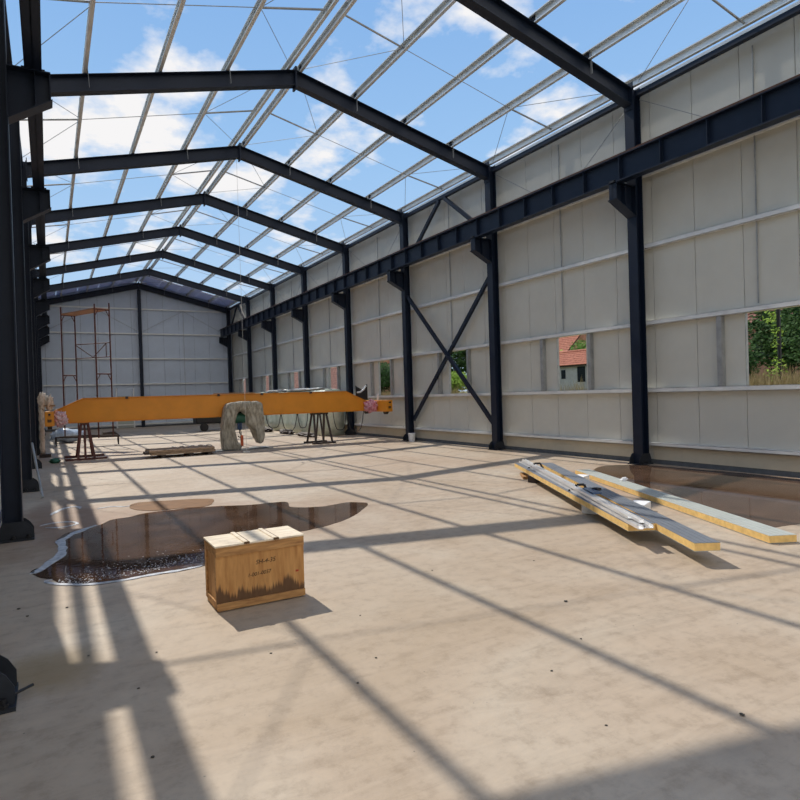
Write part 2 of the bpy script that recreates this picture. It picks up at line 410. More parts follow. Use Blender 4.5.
for i, (z0, hi) in enumerate(((7.80, 'topmost'), (6.16, 'second from the top'), (4.50, 'third from the top'), (2.82, 'fourth from the top'), (1.36, 'fifth from the top'), (.16, 'lowest'))):
    mb = MB(); y = Y1+.01
    zz = z0+.09
    xa, xb = (XL+.25, -.25) if z0 > 7.6 else ((XL+.16, -.16) if z0 < 1 else (XL-.1, .1))
    mb.box(xa, y, z0, xb, y+.006, zz); mb.box(xa, y, zz-.006, xb, Y1+.115, zz); mb.box(xa, y, z0, xb, Y1+.115, z0+.006)
    o = mb.make('gable_girt', GALVL, seg=1)
    tag(o, f'galvanised girt across the far gable wall, {hi}', 'girt', 'galvanised girts on the gable wall')
# window jambs
for k in range(8):
    t = Thing(f'window_{k+1}', None, None, (.3, k*B+2.4, 1.65), kind='structure')
    for ya, yb in ((k*B+1.64, k*B+1.73), (k*B+3.29, k*B+3.39)):
        mb = MB(); mb.box(.245, ya, 1.65, .25, yb, 3.02); mb.box(.25, ya, 1.65, .355, ya+.005, 3.02); mb.box(.25, yb-.005, 1.65, .355, yb, 3.02)
        t.part('window_jamb', mb, GALVD)
    t.part('window_reveal', MB().box(.358, k*B+2.876, 1.65, .432, k*B+2.883, 3.02), GALVD)  # dull strip added to darken the brightly lit panel edge
# sag rods in the wall
for k in range(8):
    o = MB().tube([(.33, k*B+2.6, 3.17), (.33, k*B+2.6, 7.9)], .014, 6).make('wall_sag_rod', GALVD)
    tag(o, f'thin vertical sag rod on the right wall in the {ORD[k]} bay from the camera', 'rod', 'vertical sag rods on the right wall')

# ------------------------------------------------------------------ portal frames
def i_col(mb, xin, s, y0, z1):
    """column with its inner flange at xin; s=+1 goes outwards to +X"""
    a = lambda u, v: (min(xin+s*u, xin+s*v), max(xin+s*u, xin+s*v))
    for u, v, ya, yb in ((0, .016, 0, .24), (DEP-.016, DEP, 0, .24), (.016, DEP-.016, .115, .125)):
        q = a(u, v); mb.box(q[0], y0+ya, .0, q[1], y0+yb, z1)
    return mb
def base(t, c, xin, s, y0):
    mb = MB(); a = sorted((xin-s*.12, xin+s*(DEP+.05)))
    mb.box(a[0], y0-.06, 0, a[1], y0+.30, .025)
    for yy in (y0-.012, y0+.24):
        pl = [(xin-s*.115, .025), (xin+s*(DEP+.04), .025), (xin+s*(DEP+.04), .13), (xin+s*DEP, .24), (xin-s*.02, .24), (xin-s*.075, .19), (xin-s*.115, .12)]
        if s < 0: pl = pl[::-1]
        mb.prism(pl, yy, yy+.012)
    bp = t.part('base_plate', mb, STEEL2, parent=None)
    for bx in (xin-s*.06, xin+s*.10):
        for by in (y0-.04, y0+.28):
            if bx == xin-s*.06 or True:
                t.part('anchor_bolt', MB().tube([(bx, by, .0), (bx, by, .075)], .016, 8).tube([(bx, by, .025), (bx, by, .05)], .028, 6), BLACK, parent=bp)
    return bp
def corbel(t, xin, s, y0, ztop, L, col):
    """bracket reaching into the hall"""
    mb = MB(); n = -s
    zt, zj, zn = ztop, ztop-.65, ztop-.34
    pl = [(xin, zj), (xin+n*L, zn), (xin+n*L, zt), (xin, zt)]
    if n < 0: pl = pl[::-1]
    mb.prism(pl, y0+.113, y0+.127)
    for a, b_, ta, tb in ((( xin, zj), (xin+n*L*1.03, zn), -.016, 0), ((xin, zt-.016), (xin+n*L, zt-.016), 0, .016)):
        q = [(a[0], a[1]+ta), (b_[0], b_[1]+ta), (b_[0], b_[1]+tb), (a[0], a[1]+tb)]
        if n < 0: q = q[::-1]
        mb.prism(q, y0, y0+.24)
    xs = sorted((xin+n*L, xin+n*(L-.014))); mb.box(xs[0], y0+.02, zn, xs[1], y0+.22, zt)
    xs = sorted((xin+n*.30, xin+n*.31)); mb.box(xs[0], y0+.01, zj+.65*.3, xs[1], y0+.23, zt)
    return t.part('crane_bracket', mb, STEEL, parent=col)
RZB, RZT = 7.76, 8.12    # rafter underside and top where it meets the columns
CUR = [.15, 1.60, 3.05, 4.50]   # purlin distances from the ridge
for k in range(0, 9):
    y0 = k*B
    where = {0: 'closest to the camera, mostly outside the picture', 8: 'standing against the far gable wall'}.get(k, f'{ORD[k-1] if k>1 else "first"} one fully in the picture counting from the camera')
    t = Thing('portal_frame', f'dark blue steel portal frame, {where}', 'steel frame', (XM, y0+.12, 0), 'steel portal frames')
    for xin, s, L, zt in ((XR, 1, .57, 6.03), (XL, -1, .48, 5.95)):
        c = t.part('column', i_col(MB(), xin, s, y0, 8.16), STEEL)
        base(t, c, xin, s, y0)
        corbel(t, xin, s, y0, zt, L, c)
        # head plate and stiffeners of the knee
        xs = sorted((xin-s*.02, xin-s*.002)); t.part('end_plate', MB().box(xs[0], y0, 7.68, xs[1], y0+.24, 8.24), STEEL, parent=c)
    for s in (1, -1):
        xe = XR-.002 if s > 0 else XL+.002
        mb = MB()
        P0, P1 = (xe, RZB), (XM, RZB+.247*5.73)
        Q0, Q1 = (xe, RZT), (XM, RZT+.247*5.73)
        def strip(a, b_, ya, yb):
            q = [a[0], a[1], b_[1], b_[0]]
            if s < 0: q = q[::-1]
            mb.prism(q, y0+ya, y0+yb)
        tt = .016
        strip((P0, (P0[0], P0[1]+tt)), (P1, (P1[0], P1[1]+tt)), .01, .23) if False else None
        mb.prism([P0, (P0[0], P0[1]+tt), (P1[0], P1[1]+tt), P1], y0+.01, y0+.23)
        mb.prism([(Q0[0], Q0[1]-tt), Q0, Q1, (Q1[0], Q1[1]-tt)], y0+.01, y0+.23)
        mb.prism([P0, Q0, Q1, P1], y0+.114, y0+.126)
        rf = t.part('rafter', mb, STEEL, seg=.6)
        for j, dd in enumerate(CUR):
            x = XM + s*dd; z = roofz(x, RZT)
            cl = MB().box(x-.006, y0+.05, z-.02, x+.006, y0+.19, z+.19)
            t.part('purlin_cleat', cl, STEEL2, parent=rf)
            if j in (1, 3) :
                t.part('fly_brace', MB().bar((x, y0+.02, z+.16), (x-s*.02, y0-.02, z-.30), .05, .006, (1, 0, 0)), GALVD, parent=rf)
    zr = roofz(XM, RZT)
    t.part('ridge_plate', MB().box(XM-.022, y0, zr-.44, XM+.022, y0+.24, zr+.08), STEEL)
    if k == 8:
        mb = MB(); mb.box(XM-.10, y0, 0, XM+.10, y0+.014, 9.1); mb.box(XM-.10, y0+.186, 0, XM+.10, y0+.2, 9.1); mb.box(XM-.006, y0, 0, XM+.006, y0+.2, 9.1)
        t.part('gable_post', mb, STEEL)

# ------------------------------------------------------------------ purlins, eave beams
def zpurlin(mb, x, z, y0, y1, s):
    """lipped C section, its open side towards -X"""
    h, f, tk, lp = .19, .075, .004, .02
    pl = [(x, z), (x, z+h), (x-f, z+h), (x-f, z+h-lp), (x-f+tk, z+h-lp), (x-f+tk, z+h-tk), (x-tk, z+h-tk), (x-tk, z+tk), (x-f+tk, z+tk), (x-f+tk, z+lp), (x-f, z+lp), (x-f, z)]
    mb.prism(pl, y0, y1); return mb
for s, side in ((1, 'right'), (-1, 'left')):
    for j, dd in enumerate(CUR):
        x = XM+s*dd + s*.008; z = roofz(x, RZT)+.006
        pos = ('beside the ridge', 'second from the ridge', 'third from the ridge', 'fourth from the ridge')[j]
        o = zpurlin(MB(), x, z, -2.5, Y1+.1, s).make('roof_purlin', GALV, seg=1)
        tag(o, f'long galvanised roof purlin on the {side} slope, {pos}', 'purlin', 'galvanised roof purlins')
    xe = (.12 if s > 0 else XL-.12)
    o = zpurlin(MB(), xe, 8.17, -2.5, Y1+.1, s).make('roof_purlin', GALV, seg=1)
    tag(o, f'long galvanised eave purlin over the {side} column heads', 'purlin', 'galvanised roof purlins')
    xg = (.30 if s > 0 else XL-.30)
    mb = MB(); a = sorted((xg, xg+s*.006)); mb.box(a[0], -2.5, 8.10, a[1], Y1+.1, 8.24); a = sorted((xg, xg+s*.12)); mb.box(a[0], -2.5, 8.10, a[1], Y1+.1, 8.106)
    o = mb.make('wall_top_rail', GALV, seg=1)
    tag(o, f'galvanised channel capping the {side} wall under the sky', 'rail')
    mb = MB()
    for k in range(8): mb.box(min(xin_ := (.06 if s > 0 else XL-.18), xin_+.12), k*B+.25, 7.94, xin_+.12, (k+1)*B-.01, 8.04)
    o = mb.make('eave_beam', STEEL)
    tag(o, f'dark blue eave beam along the top of the {side} wall', 'beam')

# roof sag rods, one run per bay
for k in range(0, 8):
    ym = k*B+2.62
    t = Thing('roof_sag_rods', f'run of thin sag rods and diagonal ties across the roof, {ORD[k]} bay from the camera', 'roof rods', (XM, ym, 8.3), 'roof sag rods, one run per bay')
    for s in (1, -1):
        P = [(XM+s*d, ym, roofz(XM+s*d, RZT)+.10) for d in CUR] + [((.12 if s > 0 else XL-.12), ym, 8.26)]
        for a in range(4):
            t.part('rod', MB().tube([P[a], P[a+1]], .022 if a in (0, 3) else .008, 6), GALVD)
        for yy in (k*B+.25, (k+1)*B-.02):
            t.part('diagonal_tie', MB().tube([P[3], (P[4][0]-s*.02, yy, P[4][2]-.06)], .007, 5), GALVD)
            t.part('diagonal_tie', MB().tube([P[1], (P[0][0], yy, P[0][2]-.04)], .007, 5), GALVD)

# ------------------------------------------------------------------ crane runway beams
for side, xa, xb, zb in (('right', -.57, -.35, 6.03), ('left', XL+.19, XL+.385, 5.95)):
    t = Thing('crane_runway_beam', f'long dark blue crane runway beam on brackets along the {side} columns', 'crane beam', ((xa+xb)/2, 20, zb), 'crane runway beams')
    h = .53; xc = (xa+xb)/2
    mb = MB().box(xa, -2.5, zb, xb, 40.2, zb+.022).box(xa, -2.5, zb+h-.022, xb, 40.2, zb+h).box(xc-.006, -2.5, zb, xc+.006, 40.2, zb+h)
    t.part('beam', mb, STEEL, seg=1)
    t.part('rail', MB().box(xc-.025, -2.5, zb+h, xc+.025, 40.2, zb+h+.07), RAIL, label='rusty square crane rail')
    for j in range(42):
        y = -2.05+j*1.0
        t.part('stiffener', MB().box(xa+.008, y-.006, zb+.02, xb-.008, y+.006, zb+h-.02), STEEL)
    for k in range(0, 8):
        t.part('fixing_plate', MB().box(xa-.035, k*B+.06, zb+.0, xb+.035, k*B+.18, zb+.045), STEEL2)

# ------------------------------------------------------------------ wall cross bracing
def brace(p, q, label, w=.11):
    o = MB().bar(p, q, w, .09, (1, 0, 0)).make('wall_brace', STEEL); tag(o, label, 'brace', 'steel wall braces'); return o
xb_ = .10
for k, nm in ((2, 'third'), (7, 'last')):
    y0, y1 = k*B+.26, (k+1)*B-.02
    if k == 2:
        brace((xb_, y1, 5.15), (xb_, y0, .75), f'dark steel diagonal brace falling toward the camera, lower right wall, {nm} bay')
        brace((xb_+.10, y1, .75), (xb_+.10, y0, 5.15), f'dark steel diagonal brace falling away from the camera, lower right wall, {nm} bay')
    ym = (y0+y1)/2
    brace((xb_, ym-.15, 7.92), (xb_, y0, 6.25), f'short dark steel brace above the right crane beam, near half of the {nm} bay')
    brace((xb_, ym+.15, 7.92), (xb_, y1, 6.25), f'short dark steel brace above the right crane beam, far half of the {nm} bay')
# thin wall ties above the crane beam, both ways from the column heads
for k in range(1, 8):
    for y, d, w in ((k*B, -1, 'far side of the bay before'), (k*B+.24, 1, 'near side of the bay behind')):
        if (k, d) in ((3, -1), (2, 1), (7, 1)): continue
        o = MB().tube([(.2, y, 7.9), (.28, y+d*2.3, 6.4)], .008, 5).make('wall_tie', GALVD)
        tag(o, f'thin wire tie from the {ORD[k-1] if k > 1 else "first"} right column head toward the {"camera" if d < 0 else "gable"}', 'tie', 'thin ties on the upper right wall')
# gable wall ties
for xm_, w in ((-2.95, 'right half'), (-8.45, 'left half')):
    t = Thing('gable_ties', f'thin rod ties forming an arrow on the {w} of the gable wall', 'rods', (xm_, Y1, 6.2), 'thin rod ties on the gable wall')
    t.part('tie_rod', MB().tube([(xm_, Y1-.01, 7.8), (xm_, Y1-.01, 1.5)], .012, 5), GALVD)
    for s in (-1, 1): t.part('tie_rod', MB().tube([(xm_, Y1-.01, 7.8), (xm_+s*2.6, Y1-.01, 6.35)], .012, 5), GALVD)

# roof panels already laid over the last bay, their near edges stepped
i = 0
for s, side in ((-1, 'left'), (1, 'right')):
    for j in range(5):
        xa, xb2 = XM + s*(.03+j*1.2), XM + s*(.02+(j+1)*1.2-.02)
        yf = (37.4, 37.9, 37.6, 38.0, 37.5)[j] + (.2 if s > 0 else -.2)
        za, zb2 = roofz(xa, 8.33), roofz(xb2, 8.33) if abs(xb2-XM) < 5.73 else 8.33-.247*(abs(xb2-XM)-5.73)
        pts = [(xa, yf, za), (xb2, yf, zb2), (xb2, 40.7, zb2), (xa, 40.7, za)]
        pts += [(p[0], p[1], p[2]+.06) for p in pts]
        if s < 0: pts = [pts[q] for q in (1, 0, 3, 2, 5, 4, 7, 6)]
        o = MB().hexa(pts).make('roof_panel', ROOFP)
        tag(o, f'pale roof panel at the gable end, {ORD[j] if j else "first"} from the ridge, {side} slope', 'roof panel', 'roof panels laid at the gable end')

# personnel door frame in the gable
t = Thing('door_1', None, None, (-6.75, Y1, 0), kind='structure')
for x in (-7.29, -6.25): t.part('door_post', MB().box(x-.04, Y1-.02, 0, x+.04, Y1+.1, 2.62), FOAM)
t.part('door_leaf', MB().box(-7.25, Y1+.06, .02, -6.29, Y1+.1, 2.1), SHEET_W)

# ------------------------------------------------------------------ bridge crane resting on trestles
CY = lambda x: 17.4 - (x+11.26)*.057
def crane():
    t = Thing('bridge_crane', 'long yellow bridge crane girder lying across the hall on two trestles', 'crane', (-5.6, 17.08, 0))
    # girder, box section with tapered ends, top at 1.86
    prof = [(-11.0, 1.12), (-.78, 1.12), (-.78, 1.42), (-1.66, 1.84), (-10.22, 1.84), (-11.0, 1.48)]
    b = bmesh.new(); w = .17
    A = [b.verts.new((x, CY(x)-w, z)) for x, z in prof]; Bv = [b.verts.new((x, CY(x)+w, z)) for x, z in prof]
    b.faces.new(A[::-1]); b.faces.new(Bv); n = len(prof)
    for i in range(n): b.faces.new((A[i], A[(i+1) % n], Bv[(i+1) % n], Bv[i]))
    mb = MB(); mb.b = b
    g = t.part('girder', mb, YEL, bevel=.01)
    # flanges
    mb = MB()
    for (xa, za), (xb2, zb2) in (((-11.0, 1.10), (-.78, 1.10)), ((-10.22, 1.84), (-1.66, 1.84)), ((-11.0, 1.48), (-10.22, 1.84)), ((-1.66, 1.84), (-.78, 1.42))):
        mb.hexa([(xa, CY(xa)-.21, za), (xb2, CY(xb2)-.21, zb2), (xb2, CY(xb2)+.21, zb2), (xa, CY(xa)+.21, za),
                 (xa, CY(xa)-.21, za+.02), (xb2, CY(xb2)-.21, zb2+.02), (xb2, CY(xb2)+.21, zb2+.02), (xa, CY(xa)+.21, za+.02)])
    t.part('flange', mb, YEL, parent=g)
    # end carriages
    for x, s, nm in ((-11.13, -1, 'left'), (-.38, 1, 'right')):
        y = CY(x)
        ec = t.part('end_carriage', MB().box(x-.12, y-1.1, 1.06, x+.12, y+1.1, 1.48), YEL, bevel=.012)
        t.part('end_mark', MB().box(x-.05, y-1.112, 1.18, x+.05, y-1.10, 1.26), YELD, parent=ec, label='small dark marking')
        for yy in (y-.8, y+.8):
            t.part('wheel', MB().tube([(x-.06, yy, 1.08), (x+.06, yy, 1.08)], .12, 16), BROWN, parent=ec)
        t.part('buffer', MB().tube([(x, y-1.16, 1.40), (x, y-1.08, 1.40)], .03, 10), BLACK, parent=ec)
        t.part('connector', MB().box(min(x-s*.1, x-s*.4), y-.16, 1.14, max(x-s*.1, x-s*.4), y+.16, 1.42), YELD)
    # plastic wrapped motors beside the girder ends
    t.part('wrapped_motor', MB().blob((-10.84, 17.00, 1.24), (.17, .17, .21), .7, 4, 4.2, 4), LILAC, smooth=True, label='drive motor wrapped in clear and pinkish film')
    t.part('wrapped_motor', MB().blob((-.72, 16.50, 1.27), (.24, .18, .21), .7, 4, 4.4, 9), PINK, smooth=True, label='drive motor wrapped in pink film')
    # control box sticking up at the right end
    t.part('bracket', MB().prism([(-1.22, 1.50), (-.74, 1.50), (-.74, 2.08), (-.80, 2.08), (-.98, 1.90), (-1.16, 2.0), (-1.22, 2.05)], 16.72, 16.76), BLACK, label='dark pronged bracket')
    t.part('bracket_film', MB().tube([(-1.18, 16.70, 1.80), (-1.06, 16.69, 1.80), (-.94, 16.69, 1.88), (-.80, 16.70, 2.04)], .035, 8), FILM, label='strip of white film')
    t.part('upright_pin', MB().tube([(-.38, 16.6, 1.48), (-.38, 16.6, 1.72)], .035, 8), FOAM, label='white capped pin')
    # small fittings on the top flange
    for x in (-9.0, -6.2, -4.75, -3.0):
        t.part('lug', MB().box(x-.04, CY(x)-.24, 1.80, x+.04, CY(x)-.2, 1.87), BROWN)
    t.part('walk_plank', MB().bar((-6.3, 17.15, 1.885), (-4.95, 17.07, 1.885), .2, .03), WOODG, label='thin brown plank lying on top')
    # festoon cable hung in loops under the girder
    for (xa, xb2, dep, sh) in ((-3.95, -3.35, .62, .3), (-3.35, -2.95, .55, .5), (-2.0, -1.45, .7, .6), (-1.45, -.75, .78, .55), (-4.5, -3.95, .5, .5)):
        pts = []
        for q in range(13):
            u = q/12; pts.append((xa+(xb2-xa)*u, CY(xa)+.24, 1.12-dep*(1-(2*u-1)**4 if q not in (0, 12) else 0)))
        t.part('festoon_cable', MB().tube(pts, .014, 6), BLACK)
    return t
crane()

# trestles
def trestle(name, label, x, y, half, hb, M, top, spread):
    t = Thing(name, label, 'trestle', (x, y, 0), 'trestles under the crane')
    t.part('head_bar', MB().box(x-spread, y-hb*.35, top-.06, x+spread, y+hb*.35, top-.0), M)
    for s in (-1, 1):
        yb = y+s*hb
        t.part('base_bar', MB().box(x-half, yb-.05, 0, x+half, yb+.05, .06), M)
        for u in (-1, 1):
            t.part('leg', MB().bar((x+u*half*(.40 if half > .5 else .72), yb, .05), (x+u*spread*.8, y+s*hb*.25, top-.05), .06, .06, (0, 1, 0)), M)
        t.part('strut', MB().bar((x+.02*s, yb, .05), (x, y+s*hb*.2, top-.05), .05, .05, (0, 1, 0)), M)
    return t
trestle('trestle', 'rusty red steel trestle under the left end of the yellow girder', -10.20, 17.33, .56, .62, RUSTRED, 1.10, .12)
trestle('trestle', 'dark brown steel trestle under the right part of the yellow girder', -2.64, 16.9, .44, .42, BROWN, 1.10, .30)
# feet plates
# ------------------------------------------------------------------ hoist under a tarpaulin
def arch_tarp():
    outer = [(-6.2, .03), (-6.22, .5), (-6.17, 1.0), (-6.1, 1.38), (-5.98, 1.55), (-5.5, 1.60), (-5.0, 1.58), (-4.9, 1.5), (-4.86, 1.2), (-4.84, .8), (-4.84, .45), (-4.9, .22), (-5.0, .17)]
    inner = [(-5.1, .35), (-5.18, .62), (-5.3, .78), (-5.4, .84), (-5.42, 1.15), (-5.55, 1.28), (-5.72, 1.25), (-5.82, .95), (-5.82, .6), (-5.74, .3), (-5.62, .1), (-5.68, .02)]
    b = bmesh.new(); poly = outer+inner
    y0, y1 = 16.30, 16.86
    def P(p, y): return b.verts.new((p[0], y, p[1]))
    # skin the outline as a strip of quads from outer to inner, subdivide, then wrinkle
    n = 70
    def samp(L, u):
        d = [0]
        for i in range(len(L)-1): d.append(d[-1]+math.dist(L[i], L[i+1]))
        s = u*d[-1]
        for i in range(len(L)-1):
            if s <= d[i+1]+1e-9:
                f = (s-d[i])/(d[i+1]-d[i]); return (L[i][0]+(L[i+1][0]-L[i][0])*f, L[i][1]+(L[i+1][1]-L[i][1])*f)
        return L[-1]
    inn = inner[::-1]
    rings = []
    for i in range(n+1):
        u = i/n; o_, q = samp(outer, u), samp(inn, u); ring = []
        for (w, yy) in [(0, y0), (.2, y0-.02), (.4, y0-.01), (.6, y0-.02), (.8, y0), (1, y0+.04), (1, (y0+y1)/2), (1, y1), (.5, y1), (0, y1), (-.02, (y0+y1)/2)]:
            x = o_[0]+(q[0]-o_[0])*w; z = o_[1]+(q[1]-o_[1])*w
            k = noise.noise(Vector((x*6, yy*3, z*1.2)))*.09 + noise.noise(Vector((x*17, yy*7, z*3)))*.045
            ring.append(b.verts.new((x+k*.6, yy+k*1.3, max(.01, z+k*.3))))
        rings.append(ring)
    m_ = len(rings[0])
    for i in range(n):
        for j in range(m_): b.faces.new((rings[i][j], rings[i][(j+1) % m_], rings[i+1][(j+1) % m_], rings[i+1][j]))
    b.faces.new(rings[0]); b.faces.new(rings[-1][::-1])
    mb = MB(); mb.b = b; return mb
t = Thing('covered_hoist', 'electric hoist hanging under a wrinkled khaki tarpaulin at the middle of the yellow girder', 'hoist', (-5.3, 16.6, 0))
t.part('tarpaulin', arch_tarp(), TARP, smooth=True, label='wrinkled khaki tarpaulin')
t.part('motor', MB().tube([(-5.78, 16.62, 1.04), (-5.35, 16.62, 1.04)], .17, 16), GREEN, label='dark green motor')
t.part('hook_block', MB().box(-5.68, 16.54, .66, -5.54, 16.68, .90), BLUE, bevel=.02, label='dark blue hook block')
t.part('hook', MB().tube([(-5.61, 16.6, .66), (-5.61, 16.6, .54), (-5.55, 16.6, .46), (-5.61, 16.6, .40), (-5.67, 16.6, .44)], .02, 8), BLACK)
t.part('pendant_control', MB().box(-5.64, 16.38, .12, -5.55, 16.45, .48), ORANGE, bevel=.015, label='orange push button pendant')
t.part('pendant_cable', MB().tube([(-5.60, 16.42, .47), (-5.62, 16.5, .8), (-5.58, 16.6, 1.0)], .009, 6), BLACK)
t.part('suspension', MB().box(-5.75, 16.66, 1.2, -5.15, 16.86, 1.5), BROWN)
# sheet under the hoist
o = MB().box(-6.62, 16.2, .0, -4.6, 16.75, .018).make('dark_mat', DARKSTRIP); tag(o, 'thin dark strip of sheeting on the floor under the covered hoist', 'sheet')
o = MB().blob((-5.0, 16.50, .045), (.35, .15, .03), .3, 2).make('plastic_scrap', FILM); tag(o, 'crumpled pale plastic scrap at the foot of the khaki tarpaulin', 'plastic scrap')

# wire hanging from the ridge
t = Thing('hanging_wire', 'thin pale wire hanging from the ridge down to the floor near the covered hoist', 'wire', (-5.86, 15.0, 0))
t.part('wire', MB().tube([(-5.86, 15.0, 9.1), (-5.85, 15.0, 4), (-5.84, 15.0, .03)], .0045, 6), ROPE)
t.part('knot', MB().tube([(-5.90, 14.98, 4.6), (-5.84, 15.0, 4.4), (-5.76, 15, 4.2)], .015, 6), ROPE)
t.part('coil', MB().tube([(-5.84+.09*math.cos(a*.5), 15.0+.09*math.sin(a*.5), .015+.002*a) for a in range(20)], .012, 5), ROPE)

# ------------------------------------------------------------------ scaffold tower
def scaffold():
    t = Thing('scaffold_tower', 'tall rusty brown mobile scaffold tower with an orange plank deck', 'scaffold', (-9.8, 24, 0))
    A1, A2 = (-10.60, 24.5), (-10.10, 24.75); B1, B2 = (-9.45, 23.2), (-8.90, 23.5)
    zb, zt = .30, 5.35
    for (p, q, top) in ((A1, A2, 5.3), (B1, B2, 5.42)):
        fr = None
        for c, zz in ((p, 5.62), (q, 5.35 if p is A1 else 5.72)):
            t.part('upright', MB().tube([(c[0], c[1], zb), (c[0], c[1], zz)], .027, 8), RUSTRED)
        for z in (2.85, top):
            t.part('ledger', MB().tube([(p[0], p[1], z), (q[0], q[1], z)], .025, 8), RUSTRED)
            for u in (0, 1):
                a_, b_ = (p, q) if u == 0 else (q, p)
                f = .25
                t.part('corner_stay', MB().tube([(a_[0], a_[1], z-.28), (a_[0]+(b_[0]-a_[0])*f, a_[1]+(b_[1]-a_[1])*f, z)], .016, 6), RUSTRED)
    for z in (4.12, 3.55): t.part('guard_rail', MB().tube([(*A2, z), (*B2, z)], .018, 6), RUSTRED)
    M2 = ((A2[0]+B2[0])/2, (A2[1]+B2[1])/2)
    t.part('diagonal', MB().tube([(*A2, 4.1), (*M2, 3.56), (A2[0]+(B2[0]-A2[0])*.88, A2[1]+(B2[1]-A2[1])*.88, 4.1)], .018, 6), RUSTRED)
    E_ = (A2[0]+(B2[0]-A2[0])*.88, A2[1]+(B2[1]-A2[1])*.88)
    t.part('diagonal', MB().tube([(*E_, 4.1), (*E_, 3.55)], .018, 6), RUSTRED)
    t.part('deck_plank', MB().hexa([(*A1, 5.30), (*A2, 5.30), (*B2, 5.42), (*B1, 5.42), (*A1, 5.35), (*A2, 5.35), (*B2, 5.47), (*B1, 5.47)]), mat('deck_ply', (.42, .22, .13), .7, var=.15, stretch=(8, 2, 2)), label='orange brown plank deck')
    # base beams and castors
    t.part('base_beam', MB().bar((-10.95, 24.2, .36), (-9.9, 24.75, .36), .05, .06), BROWN)
    t.part('base_beam', MB().bar((-9.75, 23.15, .36), (-8.70, 23.6, .36), .05, .06), BROWN)
    t.part('base_beam', MB().bar((-10.95, 24.2, .36), (-9.75, 23.15, .36), .05, .06), BROWN)
    t.part('base_beam', MB().bar((-9.9, 24.75, .36), (-8.70, 23.6, .36), .05, .06), BROWN)
    for (x, y) in ((-10.93, 24.2), (-9.9, 24.75), (-9.75, 23.15), (-8.72, 23.58)):
        c = t.part('castor', MB().tube([(x-.02, y, .10), (x+.02, y, .10)], .10, 16), BLACK)
        t.part('castor_fork', MB().box(x-.035, y-.03, .10, x+.035, y+.03, .34), BROWN, parent=c)
    return t
scaffold()

# ------------------------------------------------------------------ things by the left columns and the back
t = Thing('wrapped_post', 'upright timber post wrapped in cream film beside the left end of the yellow crane', 'post', (-11.28, 18.9, 0))
t.part('timber', MB().box(-11.40, 18.86, .0, -11.30, 18.96, 1.95), WOODG)
t.part('film', MB().tube([(-11.35+.012*math.sin(q*2.1), 18.9+.02*math.cos(q*1.7), .12+q*.1) for q in range(19)], .075, 10), BEIGE, smooth=True)
t.part('film_crown', MB().blob((-11.33, 18.9, 1.80), (.11, .12, .30), .6, 3, 4, 2), BEIGE, smooth=True)
t.part('film_crown', MB().blob((-11.12, 18.9, 1.74), (.10, .1, .26), .7, 3, 5, 5), BEIGE, smooth=True)
t.part('cross_piece', MB().box(-11.4, 18.82, 1.62, -10.95, 18.99, 1.68), WOODG)
t.part('foot', MB().box(-11.45, 18.7, 0, -11.12, 19.05, .1), BROWN)
o = MB().tube([(-11.44, 9.95, .95), (-11.28, 8.78, .03)], .022, 8).make('leaning_bar', GALVD); tag(o, 'thin steel bar leaning against the second left column in view', 'bar')
o = MB().blob((-11.03, 16.3, .07), (.14, .13, .075), .35, 3, 2.5, 3).make('green_bundle', GREEN, smooth=True); tag(o, 'small dark green bundle on the floor near the left trestle', 'bundle')
o = MB().blob((-10.5, 26.6, .32), (.62, .5, .32), .3, 3, 2.5, 8).make('plastic_sheet_pile', mat('blue_film', (.45, .54, .66), .3, var=.25, scale=6, bump=.5, bscale=12), smooth=True)
tag(o, 'heap of bluish white plastic sheeting on the floor behind the left end of the crane', 'plastic heap')
mb = MB()
for q in range(5): mb.box(-9.0+q*.03, 29.6, .0+q*.05, -8.1-q*.05, 30.1, .05+q*.05)
o = mb.make('dark_sheet_stack', BROWN); tag(o, 'low stack of dark boards on the floor behind the scaffold', 'board stack')
o = MB().tube([(-11.37, .06, .045), (-11.26, .14, .05)], .009, 8).make('steel_pin', BLACK); tag(o, 'short black steel pin on the floor beside the nearest left column base', 'pin')
t = Thing('dark_trolley', 'low dark trolley on the floor beyond the middle of the yellow girder', 'trolley', (-2.6, 30.5, 0))
t.part('body', MB().box(-4.3, 30.2, .42, -2.2, 31.1, .95), BLACK, bevel=.05)
t.part('wheel', MB().tube([(-2.5, 30.1, .22), (-2.5, 30.25, .22)], .22, 18), BLACK)
t.part('wheel', MB().tube([(-3.9, 30.1, .22), (-3.9, 30.25, .22)], .22, 18), BLACK)

# timber pile
t = Thing('timber_pile', 'flat pile of weathered boards with loose straps on skids, left of the covered hoist', 'timber pile', (-7.6, 15.9, 0))
for x in (-8.2, -7.4, -6.85): t.part('skid', MB().box(x-.06, 15.45, 0, x+.06, 16.5, .09), BROWN)
for r_ in range(2):
    for j in range(6):
        y = 15.45+j*.17; xo = R.uniform(-.08, .08)
        t.part('board', MB().box(-8.55+xo, y, .09+r_*.075, -6.68+xo*.6, y+.15, .155+r_*.075), WOODG)
for x, s in ((-7.75, .0), (-7.2, .02), (-6.95, .0)):
    t.part('loose_strap', MB().tube([(x-.25+q*.04, 15.6+.05*math.sin(q), .255+.05*abs(math.sin(q*.55))) for q in range(12)], .012, 5), GALVD)
t.part('offcut', MB().box(-8.72, 15.5, .12, -8.55, 15.9, .2), BROWN)

